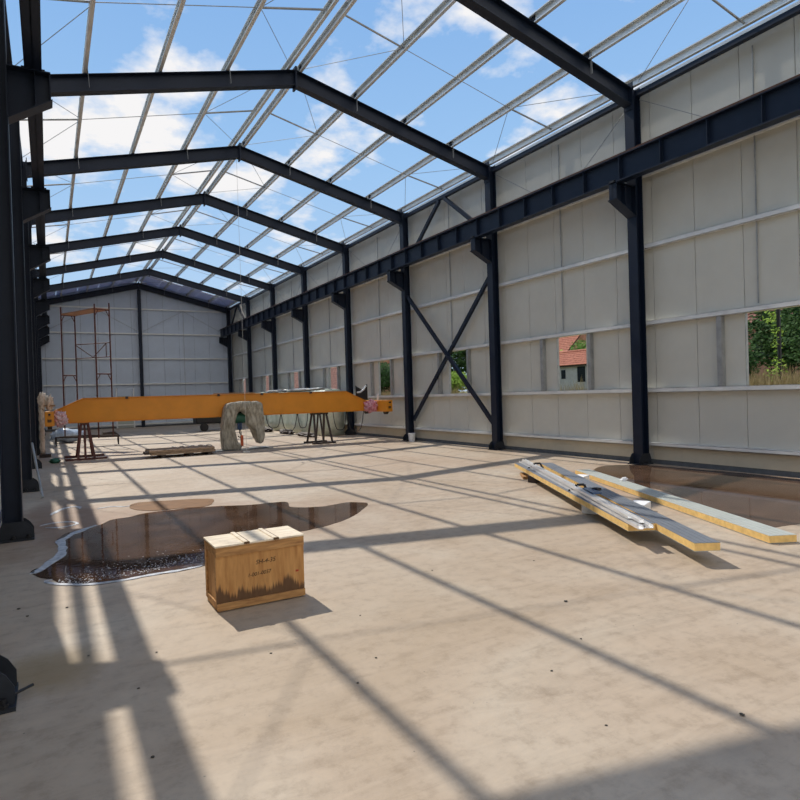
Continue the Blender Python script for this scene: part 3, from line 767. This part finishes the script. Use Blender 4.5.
# plastic-covered stack along the right wall
t = Thing('covered_panel_stack', 'long stack of wall panels under pale green plastic film against the right wall', 'panel stack', (-.65, 24.5, 0))
b = bmesh.new(); L0, L1, nn_ = 20.3, 31.0, 60
prof = [(-1.12, .03), (-1.10, .5), (-1.08, 1.1), (-1.04, 1.7), (-.95, 1.94), (-.6, 2.0), (-.3, 1.98), (-.16, 1.85), (-.12, 1.0), (-.12, .03)]
rings = []
for i in range(nn_+1):
    y = L0+(L1-L0)*i/nn_; ring = []
    for x, z in prof:
        d = Vector((x, y, z)); k = noise.noise(d*1.7)*.09+noise.noise(d*5)*.035
        ring.append(b.verts.new((min(-.06, x+k), y, max(.02, z+k*.6))))
    rings.append(ring)
for i in range(nn_):
    for j in range(len(prof)-1): b.faces.new((rings[i][j], rings[i][j+1], rings[i+1][j+1], rings[i+1][j]))
    b.faces.new((rings[i][-1], rings[i][0], rings[i+1][0], rings[i+1][-1]))
b.faces.new(rings[0]); b.faces.new(rings[-1])
mb = MB(); mb.b = b; t.part('plastic_cover', mb, GREENFILM, smooth=True, label='pale green plastic film')
t.part('top_film', MB().blob((-.6, 23.5, 2.02), (.42, 2.6, .07), .6, 3, 4, 3).blob((-.55, 27.5, 2.02), (.4, 2.0, .08), .6, 3, 4, 6), FILM, smooth=True, label='white film bunched on top')
for i, (x, y, rx, ry, rz) in enumerate(((-1.62, 20.9, .22, 1.0, .10), (-1.58, 23.6, .2, .8, .12), (-1.68, 26.5, .25, 1.0, .13))):
    o = MB().blob((x, y, rz*.8), (rx, ry, rz), .5, 3, 3, i+3).make('debris_heap', BROWN)
    tag(o, f'low dark scrap heap beside the green plastic stack, {["nearest", "middle", "farthest"][i]} of three', 'debris', 'dark scraps beside the plastic covered stack')
# bucket
t = Thing('white_bucket', 'small white bucket on the floor beside the third right column', 'bucket', (-.05, 14.72, 0))
t.part('body', MB().tube([(-.05, 14.72, 0), (-.05, 14.72, .28)], .10, 20, .125), FOAM)
t.part('rim', MB().tube([(-.05, 14.72, .27), (-.05, 14.72, .295)], .132, 20), FOAM)

# ------------------------------------------------------------------ crate
def crate():
    x0, x1, y0, y1, h = -10.02, -9.285, .885, 1.292, .515
    t = Thing('wooden_crate', 'wooden shipping crate with battened lid and handwritten marks, beside the left puddle', 'crate', ((x0+x1)/2, (y0+y1)/2, 0))
    f = t.part('front_panel', MB().box(x0, y0+.010, .03, x1, y0+.024, h), WOODF)
    for nm, a in (('top_batten', (x0, y0-.004, h-.075, x1, y0+.012, h)), ('bottom_batten', (x0, y0-.006, .012, x1, y0+.012, .068))):
        t.part('batten', MB().box(*a), WOODH, bevel=.002)
    t.part('batten', MB().box(x0+.02, y0-.004, .012, x0+.35, y0-.0, .03), WOODG)
    t.part('back_panel', MB().box(x0+.01, y1-.024, .03, x1-.01, y1-.012, h), WOOD)
    for xa, xb2, s in ((x0, x0+.012, -1), (x1-.012, x1, 1)):
        xi = (x0+.012, x0+.022) if s < 0 else (x1-.022, x1-.012)
        t.part('side_panel', MB().box(xi[0], y0+.012, .03, xi[1], y1-.012, h), WOOD)
        for a in ((y0+.024, .03, y0+.06, h), (y1-.055, .03, y1, h), (y0+.06, h-.075, y1-.055, h), (y0+.06, .012, y1-.055, .075)):
            t.part('side_batten', MB().box(xa, a[0], a[1], xb2, a[2], a[3]), WOODH, bevel=.002)
    for y in (y0+.02, (y0+y1)/2-.03, y1-.08): t.part('skid', MB().box(x0+.03, y, 0, x1-.03, y+.06, .03), WOODG)
    # lid boards with ragged rear edge, two raised battens
    bx = [x0-.006, x0+.245, x0+.252, x0+.485, x0+.492, x1+.006]
    for i in range(3):
        a, b_ = bx[2*i], bx[2*i+1]
        t.part('lid_board', MB().box(a, y0-.008, h, b_, y1+.01+(.012 if i == 1 else 0), h+.014), WOODT, bevel=.002)
    for x in (x0+.225, x0+.470):
        t.part('lid_batten', MB().box(x, y0+.0, h+.014, x+.036, y1+.02, h+.022), WOODT, bevel=.002)
        t.part('strap', MB().box(x+.036, y0-.01, h+.013, x+.046, y1+.01, h+.019), mat('dark_wood_edge', (.13, .07, .03), .8) if x < x0+.3 else bpy.data.materials['dark_wood_edge'])
        t.part('strap_end', MB().box(x+.002, y0-.014, h+.004, x+.046, y0-.008, h+.022), bpy.data.materials['dark_wood_edge'])
    # writing, mirrored nowhere: two short handwritten lines
    for txt, px, pz, sz, rot in (('SH-4-35', x0+.32, .335, .05, .03), ('1-001-0057', x0+.25, .24, .042, .05)):
        cu = bpy.data.curves.new('marking', 'FONT'); cu.body = txt; cu.size = sz; cu.extrude = .0004; cu.shear = .25
        tmp = bpy.data.objects.new('tmp', cu); COL.objects.link(tmp)
        me = bpy.data.meshes.new_from_object(tmp.evaluated_get(bpy.context.evaluated_depsgraph_get())); bpy.data.objects.remove(tmp)
        o = bpy.data.objects.new('marking', me); COL.objects.link(o); me.materials.clear(); me.materials.append(INK)
        o.parent = t.o; o.rotation_euler = (math.pi/2, -rot, 0); o.location = Vector((px, y0+.0092, pz)) - t.loc
        o['label'] = 'black handwritten marking'
    t.part('label_spot', MB().box(x1-.075, y0+.0085, .22, x1-.05, y0+.010, .235), mat('red_mark', (.40, .05, .02), .8), label='small red mark')
crate()

# ------------------------------------------------------------------ sandwich panels, trims, foam blocks
def slab(o0, o1, o2, o3, z0, z1, M_sheet, label):
    """o0 near-left, o1 near-right, o2 far-right, o3 far-left floor corners"""
    cx = sum(p[0] for p in (o0, o1, o2, o3))/4; cy = sum(p[1] for p in (o0, o1, o2, o3))/4
    t = Thing('sandwich_panel', label, 'panel', (cx, cy, z0), 'insulated panels lying on the floor')
    def lay(za, zb2, g=0):
        q = [(cx+(p[0]-cx)*(1-g), cy+(p[1]-cy)*(1-g*.3)) for p in (o0, o1, o2, o3)]
        return MB().hexa([(p[0], p[1], za) for p in q] + [(p[0], p[1], zb2) for p in q])
    t.part('core', lay(z0+.004, z1-.004), CORE, label='yellow insulation core')
    t.part('sheet', lay(z1-.004, z1), M_sheet); t.part('sheet', lay(z0, z0+.004), SHEET_W)
    # tongue along the right side and across the near end, lighter ribs on top
    mb = MB()
    for f in (.25, .5, .75):
        a = Vector((o0[0]+(o1[0]-o0[0])*f, o0[1]+(o1[1]-o0[1])*f, z1+.001)); b_ = Vector((o3[0]+(o2[0]-o3[0])*f, o3[1]+(o2[1]-o3[1])*f, z1+.001))
        mb.bar(a, b_, .012, .004)
    t.part('rib', mb, M_sheet)
    return t
def q4(nl, fl_, w):
    d = Vector((fl_[0]-nl[0], fl_[1]-nl[1])).normalized(); p = Vector((d.y, -d.x))*w
    return nl, (nl[0]+p.x, nl[1]+p.y), (fl_[0]+p.x, fl_[1]+p.y), fl_
slab(*q4((-5.72, .53), (-2.89, 5.79), .30), .13, .21, SHEET_G, 'grey faced insulated panel under the strapped metal trims, leftmost of the three')
slab(*q4((-5.90, -.39), (-2.53, 5.43), .24), .13, .21, SHEET_G, 'grey faced insulated panel on foam blocks, middle of the three')
slab(*q4((-4.60, -.34), (-2.13, 4.87), .30), .006, .088, SHEET_W, 'pale faced insulated panel lying flat at the edge of the right puddle')
for (x, y, w, d, h, lb, rz) in ((-4.70, 1.98, .34, .20, .127, 'white foam block under the near half of the leftmost panel', .35),
                        (-4.22, 1.62, .34, .22, .125, 'white foam block sticking out between the middle and right panels, nearer one', .45),
                        (-2.86, 4.02, .36, .22, .125, 'white foam block between the middle and right panels, farther one', .45),
                        (-3.36, 4.62, .34, .18, .127, 'block under the far end of the leftmost panel', .4)):
    o = MB().box(-w/2, -d/2, 0, w/2, d/2, h).make('foam_block', FOAM if 'foam' in lb else BROWN, bevel=.008); o.location = (x, y, 0); o.rotation_euler.z = rz
    tag(o, lb, 'block', 'foam support blocks')
# trims
d = Vector((-2.62+5.80, 5.78-.05)).normalized(); pr_ = Vector((d.y, -d.x))
t = Thing('trim_bundle', 'bundle of long shiny metal trims strapped together on top of the leftmost panel', 'metal trims', (-4.2, 2.9, .21))
specs = [(.00, .0, .0, .05), (.045, .0, .15, .05), (.09, .0, .05, .055), (.02, .042, .35, .045), (.07, .042, .12, .05), (.13, .01, .0, .05)]
for (off, zz, cut, w) in specs:
    a = Vector((-5.76, .22)) + pr_*(off*.8-.09) + d*cut; b2 = Vector((-2.66, 5.74)) + pr_*(off*.8-.09) - d*(cut*.6)
    z = .213+zz
    mb = MB(); a3 = Vector((a.x, a.y, z)); b3 = Vector((b2.x, b2.y, z)); s3 = Vector((pr_.x, pr_.y, 0))
    mb.bar(a3+Vector((0, 0, .002)), b3+Vector((0, 0, .002)), w, .003)
    for e_ in (-1, 1): mb.bar(a3+s3*(e_*w/2)+Vector((0, 0, .018)), b3+s3*(e_*w/2)+Vector((0, 0, .018)), .003, .034)
    t.part('trim_profile', mb, ALU)
for f, nm in ((.56, 'near'), (.08, 'far')):
    c = Vector((-5.74, .14)).lerp(Vector((-2.62, 5.72)), .41 if nm == 'near' else .84)
    pts = []
    for (o_, z) in ((-.19, .12), (-.19, .216), (-.115, .235), (-.07, .30), (.04, .30), (.07, .225), (.10, .214)):
        pts.append((c.x+pr_.x*o_, c.y+pr_.y*o_, z))
    mb = MB()
    for i_ in range(len(pts)-1): mb.bar(pts[i_], pts[i_+1], .035, .006, (d.x, d.y, 0))
    t.part('strap', mb, BLACK)
c = Vector((-5.74, .14)).lerp(Vector((-2.62, 5.72)), .36)
t.part('blue_wrap', MB().bar((c.x-pr_.x*.02, c.y-pr_.y*.02, .297), (c.x-pr_.x*.02-d.x*.45, c.y-pr_.y*.02-d.y*.45, .297), .12, .02), mat('blue_film_dark', (.05, .09, .17), .25, var=.4, scale=20), label='dark blue film')
t.part('buckle', MB().box(c.x-.06, c.y-.22, .29, c.x+.02, c.y-.12, .325), BLACK)
for i, (x, y) in enumerate(((-2.62, 3.28), (-2.48, 3.36))):
    o = MB().blob((x, y, .1), (.05, .05, .03), .5, 2, 3, i).make('paper_scrap', FOAM); tag(o, f'crumpled white scrap on the right panel, {"nearer" if i == 0 else "farther"} one', 'scrap', 'white scraps on the pale panel')
o = MB().bar((-3.30, 4.95, .03), (-2.95, 5.45, .03), .14, .05).make('wood_offcut', WOODH); tag(o, 'brown timber offcut on the floor by the far end of the leftmost panel', 'offcut')

# ------------------------------------------------------------------ puddles
def smooth_poly(P, n=6):
    o = []; L = len(P)
    for i in range(L):
        p0, p1, p2, p3 = (Vector(P[(i+k) % L]) for k in (-1, 0, 1, 2))
        for j in range(n):
            t_ = j/n
            q = .5*((2*p1)+(-p0+p2)*t_+(2*p0-5*p1+4*p2-p3)*t_*t_+(-p0+3*p1-3*p2+p3)*t_**3)
            nz_ = .035; w = Vector((noise.noise(Vector((q.x*4, q.y*4, 0))), noise.noise(Vector((q.x*4, q.y*4, 9)))))*nz_
            o.append((q.x+w.x, q.y+w.y))
    return o
def pool(name, P, z, M, label, cat, n=6):
    o = MB().prism(smooth_poly(P, n), .0005, z, 'Z').make(name, M); tag(o, label, cat); return o
PU = [(-11.35,3.19),(-11.17,3.51),(-11.05,4.1),(-11.09,4.55),(-11.0,5.1),(-10.63,5.34),(-10.39,5.74),(-10.14,5.82),(-9.9,6.0),(-9.5,6.0),(-9.04,5.95),(-8.4,5.66),(-7.86,5.56),(-7.94,5.07),(-7.57,4.77),(-7.12,4.84),(-6.86,4.63),(-7.06,4.25),(-7.67,3.62),(-8.3,3.32),(-8.58,3.26),(-9.34,2.74),(-9.8,2.38),(-10.14,2.33),(-10.51,2.31),(-10.77,2.3),(-10.99,2.42),(-11.16,2.76)]
pool('puddle', PU, .004, WATER, 'large muddy brown puddle behind the wooden crate', 'puddle')
pool('mud_patch', [(-10.05,6.6),(-9.93,7.1),(-9.47,7.01),(-8.82,6.72),(-8.84,6.3),(-9.04,5.99),(-9.4,6.07),(-9.82,6.15)], .006, MUD, 'ochre mud patch on the far edge of the left puddle', 'mud')
PR2 = [(-.92,5.35),(-.07,5.02),(.1,3.89),(.2,2.73),(.15,1.94),(.1,1.4),(-1.32,.41),(-2.91,-.1),(-3.4,-.01),(-3.91,.11),(-3.87,.5),(-3.2,1.43),(-2.52,2.61),(-2.57,3.38),(-2.31,4.32)]
pool('puddle', PR2, .0035, WATER2, 'large shallow brown puddle between the pale panel and the right wall', 'puddle')
def ribbon(name, pts, w, z, label):
    sp_ = smooth_poly(pts, 6); sp_ = sp_[:6*(len(pts)-1)]
    L, Rr = [], []
    for i in range(len(sp_)):
        a = Vector(sp_[max(0, i-1)]); b_ = Vector(sp_[min(len(sp_)-1, i+1)]); d_ = (b_-a).normalized(); nrm = Vector((-d_.y, d_.x))
        ww = w*(.3+.9*abs(noise.noise(Vector((i*.35, w*50, 2)))) + .4)*min(1, i/4+.2, (len(sp_)-1-i)/4+.2)
        p = Vector(sp_[i]); L.append(tuple(p+nrm*ww*.5)); Rr.append(tuple(p-nrm*ww*.5))
    poly = L + Rr[::-1]
    b = bmesh.new(); n_ = len(L)
    lo = [[b.verts.new((*p, .001)) for p in Q] for Q in (L, Rr)]; hi = [[b.verts.new((*p, z)) for p in Q] for Q in (L, Rr)]
    for i in range(n_-1):
        b.faces.new((hi[0][i], hi[1][i], hi[1][i+1], hi[0][i+1])); b.faces.new((lo[0][i+1], lo[1][i+1], lo[1][i], lo[0][i]))
        b.faces.new((lo[0][i], hi[0][i], hi[0][i+1], lo[0][i+1])); b.faces.new((lo[1][i+1], hi[1][i+1], hi[1][i], lo[1][i]))
    b.faces.new((lo[0][0], lo[1][0], hi[1][0], hi[0][0])); b.faces.new((lo[0][-1], hi[0][-1], hi[1][-1], lo[1][-1]))
    mb = MB(); mb.b = b; o = mb.make(name, FROTH); tag(o, label, 'froth', 'pale froth at the left puddle'); return o
ribbon('froth_line', [(-11.32,3.2),(-11.15,3.52),(-11.03,4.1),(-11.06,4.55),(-10.88,5.05),(-10.6,5.32)], .09, .008, 'pale froth along the left edge of the left puddle')
ribbon('froth_line', [(-11.16,2.76),(-10.98,2.44),(-10.75,2.33),(-10.5,2.33),(-10.15,2.36),(-9.85,2.42)], .06, .008, 'pale froth along the edge of the left puddle nearest the camera')
ribbon('froth_line', [(-11.28,5.9),(-11.1,6.03),(-10.9,5.95),(-10.85,5.72),(-11.05,5.62),(-11.25,5.75)], .05, .006, 'thin ring of dried froth left of the left puddle')
ribbon('froth_line', [(-11.15,6.75),(-10.98,7.3),(-10.8,7.4),(-10.76,7.05)], .07, .006, 'short froth streak on the floor farther left of the left puddle')
ribbon('froth_line', [(-10.5,6.9),(-10.3,7.0),(-10.1,6.85),(-9.95,6.9)], .05, .006, 'short froth streak just left of the ochre mud')
# bubbles drifting on the water: nobody could count them
mb = MB()
for _ in range(650):
    f = R.random()**1.2; x = -11.1+f*1.75; y = 2.42+abs(R.gauss(0, .28))+.12*f + max(0, (x+10.3))*.18
    if y > 4.2: continue
    s = R.uniform(.002, .007); mb.box(x-s, y-s, .003, x+s, y+s, .006)
o = mb.make('froth_bubbles', FROTH); tag(o, 'scattered white bubbles floating near the close edge of the left puddle', 'froth', kind='stuff')

# pebbles and scraps on the slab
PB = [(-11.40,1.95,.02),(-11.33,1.7,.018),(-11.05,1.75,.016),(-10.95,.55,.012),(-10.55,.35,.012),(-10.72,-.15,.012),(-10.75,-.95,.014),(-9.9,-.1,.012),(-9.6,-.8,.012),(-9.35,-.55,.012),(-7.6,-.45,.022),(-8.0,.9,.012),(-8.55,-1.3,.012),(-8.1,-2.2,.02),(-8.75,-1.9,.01),(-8.05,-1.05,.012),(-9.1,.2,.01),(-7.0,.6,.012)]
proto = None
for i, (x, y, r_) in enumerate(PB):
    if proto is None:
        proto = MB().blob((0, 0, .35), (1, .8, .5), .5, 2, 2, 1).make('pebble', PEB); o = proto
    else:
        o = proto.copy(); COL.objects.link(o)
    o.location = (x, y, 0); o.scale = (r_*.75, r_*.75, r_*.6); o.rotation_euler.z = i*1.3
    tag(o, 'tiny dark crumb of dirt lying on the concrete floor', 'crumb', 'dark crumbs scattered over the concrete')

# ------------------------------------------------------------------ outside the right wall
b = bmesh.new(); GX = [.62, 2, 3.2, 4.5, 8, 20, 60, 200]; GH = [-.1, 0, .7, 1.45, 1.5, 1.55, 1.7, 2]
GYs = [-60, -20] + list(range(-10, 100, 5)) + [140, 250]
vs = [[b.verts.new((x, y, h+(.1*noise.noise(Vector((x*.3, y*.3, 0))) if 4 < x < 50 else 0))) for x, h in zip(GX, GH)] for y in GYs]
for i in range(len(GYs)-1):
    for j in range(len(GX)-1): b.faces.new((vs[i][j], vs[i][j+1], vs[i+1][j+1], vs[i+1][j]))
mb = MB(); mb.b = b; struct('ground_right', mb, GROUND)
struct('ground_left', MB().box(-200, -60, -.5, -12.1, 250, -.12).box(-12.1, 41, -.5, .62, 250, -.12).box(-12.1, -60, -.5, .62, -9, -.12), GROUND)
def leaves(mb, c, r, n, size, rnd, hollow=.55):
    for _ in range(n):
        d = Vector((rnd.gauss(0, 1), rnd.gauss(0, 1), rnd.gauss(0, 1))).normalized()*(hollow+(1-hollow)*rnd.random())
        k = 1+.35*noise.noise(d*2.2+Vector(c)*.3)
        p = Vector((c[0]+d.x*r[0]*k, c[1]+d.y*r[1]*k, c[2]+d.z*r[2]*k))
        u = Vector((rnd.uniform(-1, 1), rnd.uniform(-1, 1), rnd.uniform(-.6, .6))).normalized(); v = u.orthogonal().normalized()
        s = size*rnd.uniform(.6, 1.3)
        q = [mb.b.verts.new(p+u*s), mb.b.verts.new(p+v*s*.55), mb.b.verts.new(p-u*s), mb.b.verts.new(p-v*s*.55)]
        mb.b.faces.new(q)
def tree(x, y, h, r, M, label, z0=1.5, n=2600, size=.13, group='trees and shrubs outside the right wall', cat='tree'):
    rnd = random.Random(int(x*31+y*17)); t = Thing('leafy_tree' if cat == 'tree' else 'leafy_shrub', label, cat, (x, y, z0), group)
    t.part('trunk', MB().tube([(x, y, z0-.2), (x+.1, y, z0+h*.3), (x, y+.1, z0+h*.7)], .12 if h > 3 else .04, 8, .04), BARK)
    mb = MB(); leaves(mb, (x, y, z0+h*.58), (r, r, h*.45), n, size, rnd); leaves(mb, (x, y, z0+h*.5), (r*.7, r*.7, h*.36), n//2, size, rnd, .1)
    t.part('foliage', mb, M); return t
tree(12.0, 12.4, 5.2, 1.5, LEAF2, 'dark leafy tree outside, seen at the left of the nearest window opening', size=.12, n=3400)
tree(15.5, 10.3, 4.0, 1.7, LEAF2, 'middle dark tree outside in the nearest window opening, below the dark roof', n=4200, size=.1)
tree(8.3, 8.05, 1.5, .75, LEAF2, 'low dark bush outside at the left of the nearest window opening', size=.07, cat='shrub', n=1700)
tree(11.3, 7.2, 4.6, 1.1, LEAF2, 'dark green tree outside at the right of the nearest window opening', size=.08, n=2600)
tree(12.5, 28.6, 5.8, 2.3, LEAF2, 'broad dark green tree outside behind the cross brace opening', n=4600)
tree(8.6, 24.6, 1.35, 1.0, LEAF3, 'bright green shrub outside, low in the cross brace opening', n=1600, size=.09, cat='shrub')
tree(13.5, 42.6, 2.9, 2.4, LEAF2, 'dark round tree outside behind the opening above the crane right end', n=5200, size=.11)
tree(30.2, 35.9, 4.5, 1.35, LEAF1, 'green tree rising close behind the low tiled shed', n=2600, size=.13)
tree(31.0, 39.8, 3.6, 1.6, LEAF3, 'yellow green tree between the two tiled roofs', n=3000, size=.14)
tree(8.0, 44.2, 1.3, 1.0, LEAF2, 'dark green shrub in front of the long red roofed house', n=1200, size=.12, cat='shrub')
tree(8.0, 52.2, 1.3, 1.0, LEAF2, 'second dark green shrub in front of the long red roofed house', n=1200, size=.12, cat='shrub')
# vine on its post
t = Thing('vine_post', 'dark post with a bright green vine, outside the nearest window opening', 'vine', (6.0, 5.38, 1.5))
t.part('post', MB().tube([(6.0, 5.38, 1.4), (5.98, 5.40, 5.2)], .05, 8), BLACK)
mb = MB(); rnd = random.Random(3)
for z, rr, n in ((1.95, .34, 120), (2.3, .16, 40), (2.7, .12, 34), (3.1, .16, 60), (3.45, .22, 90), (3.8, .3, 90), (4.2, .3, 90)): leaves(mb, (6.0, 5.45+rnd.uniform(-.05, .2), z), (.25, rr, .26), n, .045, rnd, .2)
t.part('vine', mb, LEAF3)
# dry grass
mb = MB(); rnd = random.Random(5)
for _ in range(9000):
    x = rnd.uniform(4.4, 7.6); y = rnd.uniform(2.5, 32) if rnd.random() < .35 else rnd.uniform(3, 8.5); hh = rnd.uniform(.25, .62)*(1 if rnd.random() < .8 else 1.4)
    p = Vector((x, y, 1.40)); a = rnd.uniform(0, 6.28); u = Vector((math.cos(a), math.sin(a), 0))*.012; lean = Vector((rnd.gauss(0, .12), rnd.gauss(0, .12), hh))
    mb.b.faces.new([mb.b.verts.new(p-u), mb.b.verts.new(p+u), mb.b.verts.new(p+lean)])
o = mb.make('dry_grass', DRY); tag(o, 'tall dry grass on the bank outside the right wall', 'grass', kind='stuff')
# grey board fence
t = Thing('board_fence', 'grey board fence outside, at the right of the nearest window opening', 'fence', (8.6, 5, 1.4))
mb = MB()
for j in range(20): mb.box(8.6, 3.0+j*.16, 1.35, 8.63, 3.0+j*.16+.145, 3.0+.03*math.sin(j*2.3))
t.part('boards', mb, FENCE)
for y in (2.9, 4.6, 6.0): t.part('post', MB().box(8.64, y, 1.35, 8.74, y+.1, 3.1), FENCE)

def tiled_slope(mb, x0, z0, x1, z1, ya, yb, pitch=.28):
    """rows of overlapping tiles rising from (x0,z0) to (x1,z1)"""
    Ln = math.hypot(x1-x0, z1-z0); n = max(2, int(Ln/pitch)); ux, uz = (x1-x0)/Ln, (z1-z0)/Ln; nx, nz_ = -uz, ux
    cols = max(1, int((yb-ya)/.26))
    for i in range(n):
        a, b_ = i*Ln/n, (i+1.15)*Ln/n
        for j in range(cols):
            y0_, y1_ = ya+(yb-ya)*j/cols, ya+(yb-ya)*(j+1)/cols-.03
            P0 = (x0+ux*a+nx*.07, z0+uz*a+nz_*.07); P1_ = (x0+ux*b_+nx*.02, z0+uz*b_+nz_*.02)
            mb.hexa([(P0[0]-nx*.06, y0_, P0[1]-nz_*.06), (P0[0]-nx*.06, y1_, P0[1]-nz_*.06), (P1_[0]-nx*.02, y1_, P1_[1]-nz_*.02), (P1_[0]-nx*.02, y0_, P1_[1]-nz_*.02),
                     (P0[0], y0_, P0[1]), (P0[0], y1_, P0[1]), (P1_[0], y1_, P1_[1]), (P1_[0], y0_, P1_[1])])
    return mb
def house(x0, x1, y0, y1, ze, zr, wallM, label, wins=(), ov=.4, g=1.4, TM=None):
    TM = TM or TILE
    xm = (x0+x1)/2; t = Thing('tiled_house', label, 'house', (xm, (y0+y1)/2, g), 'tile roofed buildings outside')
    t.part('wall', MB().prism([(x0, g-.3), (x1, g-.3), (x1, ze), (xm, zr-.1), (x0, ze)], y0, y1), wallM)
    sl = (zr-ze)/(xm-x0)
    rf = t.part('roof', MB().prism([(x0-ov, ze-ov*sl), (xm, zr), (x1+ov, ze-ov*sl), (x1+ov, ze-ov*sl+.1), (xm, zr+.1), (x0-ov, ze-ov*sl+.1)], y0-ov, y1+ov), BARK)
    t.part('roof_tiles', tiled_slope(MB(), x0-ov-.05, ze-ov*sl+.1, xm, zr+.1, y0-ov, y1+ov), TM, parent=rf)
    t.part('ridge_tiles', MB().tube([(xm, y0-ov, zr+.14), (xm, y1+ov, zr+.14)], .12, 8), TM, parent=rf)
    for (yy, zz, w, h) in wins: t.part('window', MB().box(x0-.03, yy, zz, x0+.01, yy+w, zz+h), GLASSD)
    return t
house(25, 28.0, 27.5, 38.5, 3.6, 4.6, RENDER_, 'low grey rendered shed with a red tiled roof, in the second window opening', wins=((32.7, 2.5, .45, .7), (30.6, 2.2, .8, 1.2)), ov=.25)
house(33.5, 42.5, 41.0, 56, 5.6, 9.8, BRICK, 'tall house with a big red tiled roof, behind the shed', wins=((45, 3.2, 1, 1.3),))
house(21, 27, 12.5, 19.5, 5.0, 7.6, BRICK, 'small house whose dark red roof shows through leaves, nearest window opening', wins=((14, 3, 1, 1.2),), TM=TILED)
house(13.5, 20, 47.5, 90, 2.5, 6.6, BRICK, 'long low house with a red roof, seen in the far window openings', wins=((50, 1.7, 1.2, .7), (60, 1.7, 1.2, .7)), TM=TILED)
# leafless branch before the shed wall
o = MB().tube([(17.8, 22.6, 1.4), (17.7, 22.75, 2.0), (17.75, 23.1, 2.6), (17.7, 23.5, 3.1)], .05, 6, .02).make('bare_branch', BARK); tag(o, 'crooked bare branch standing before the grey shed wall', 'branch')
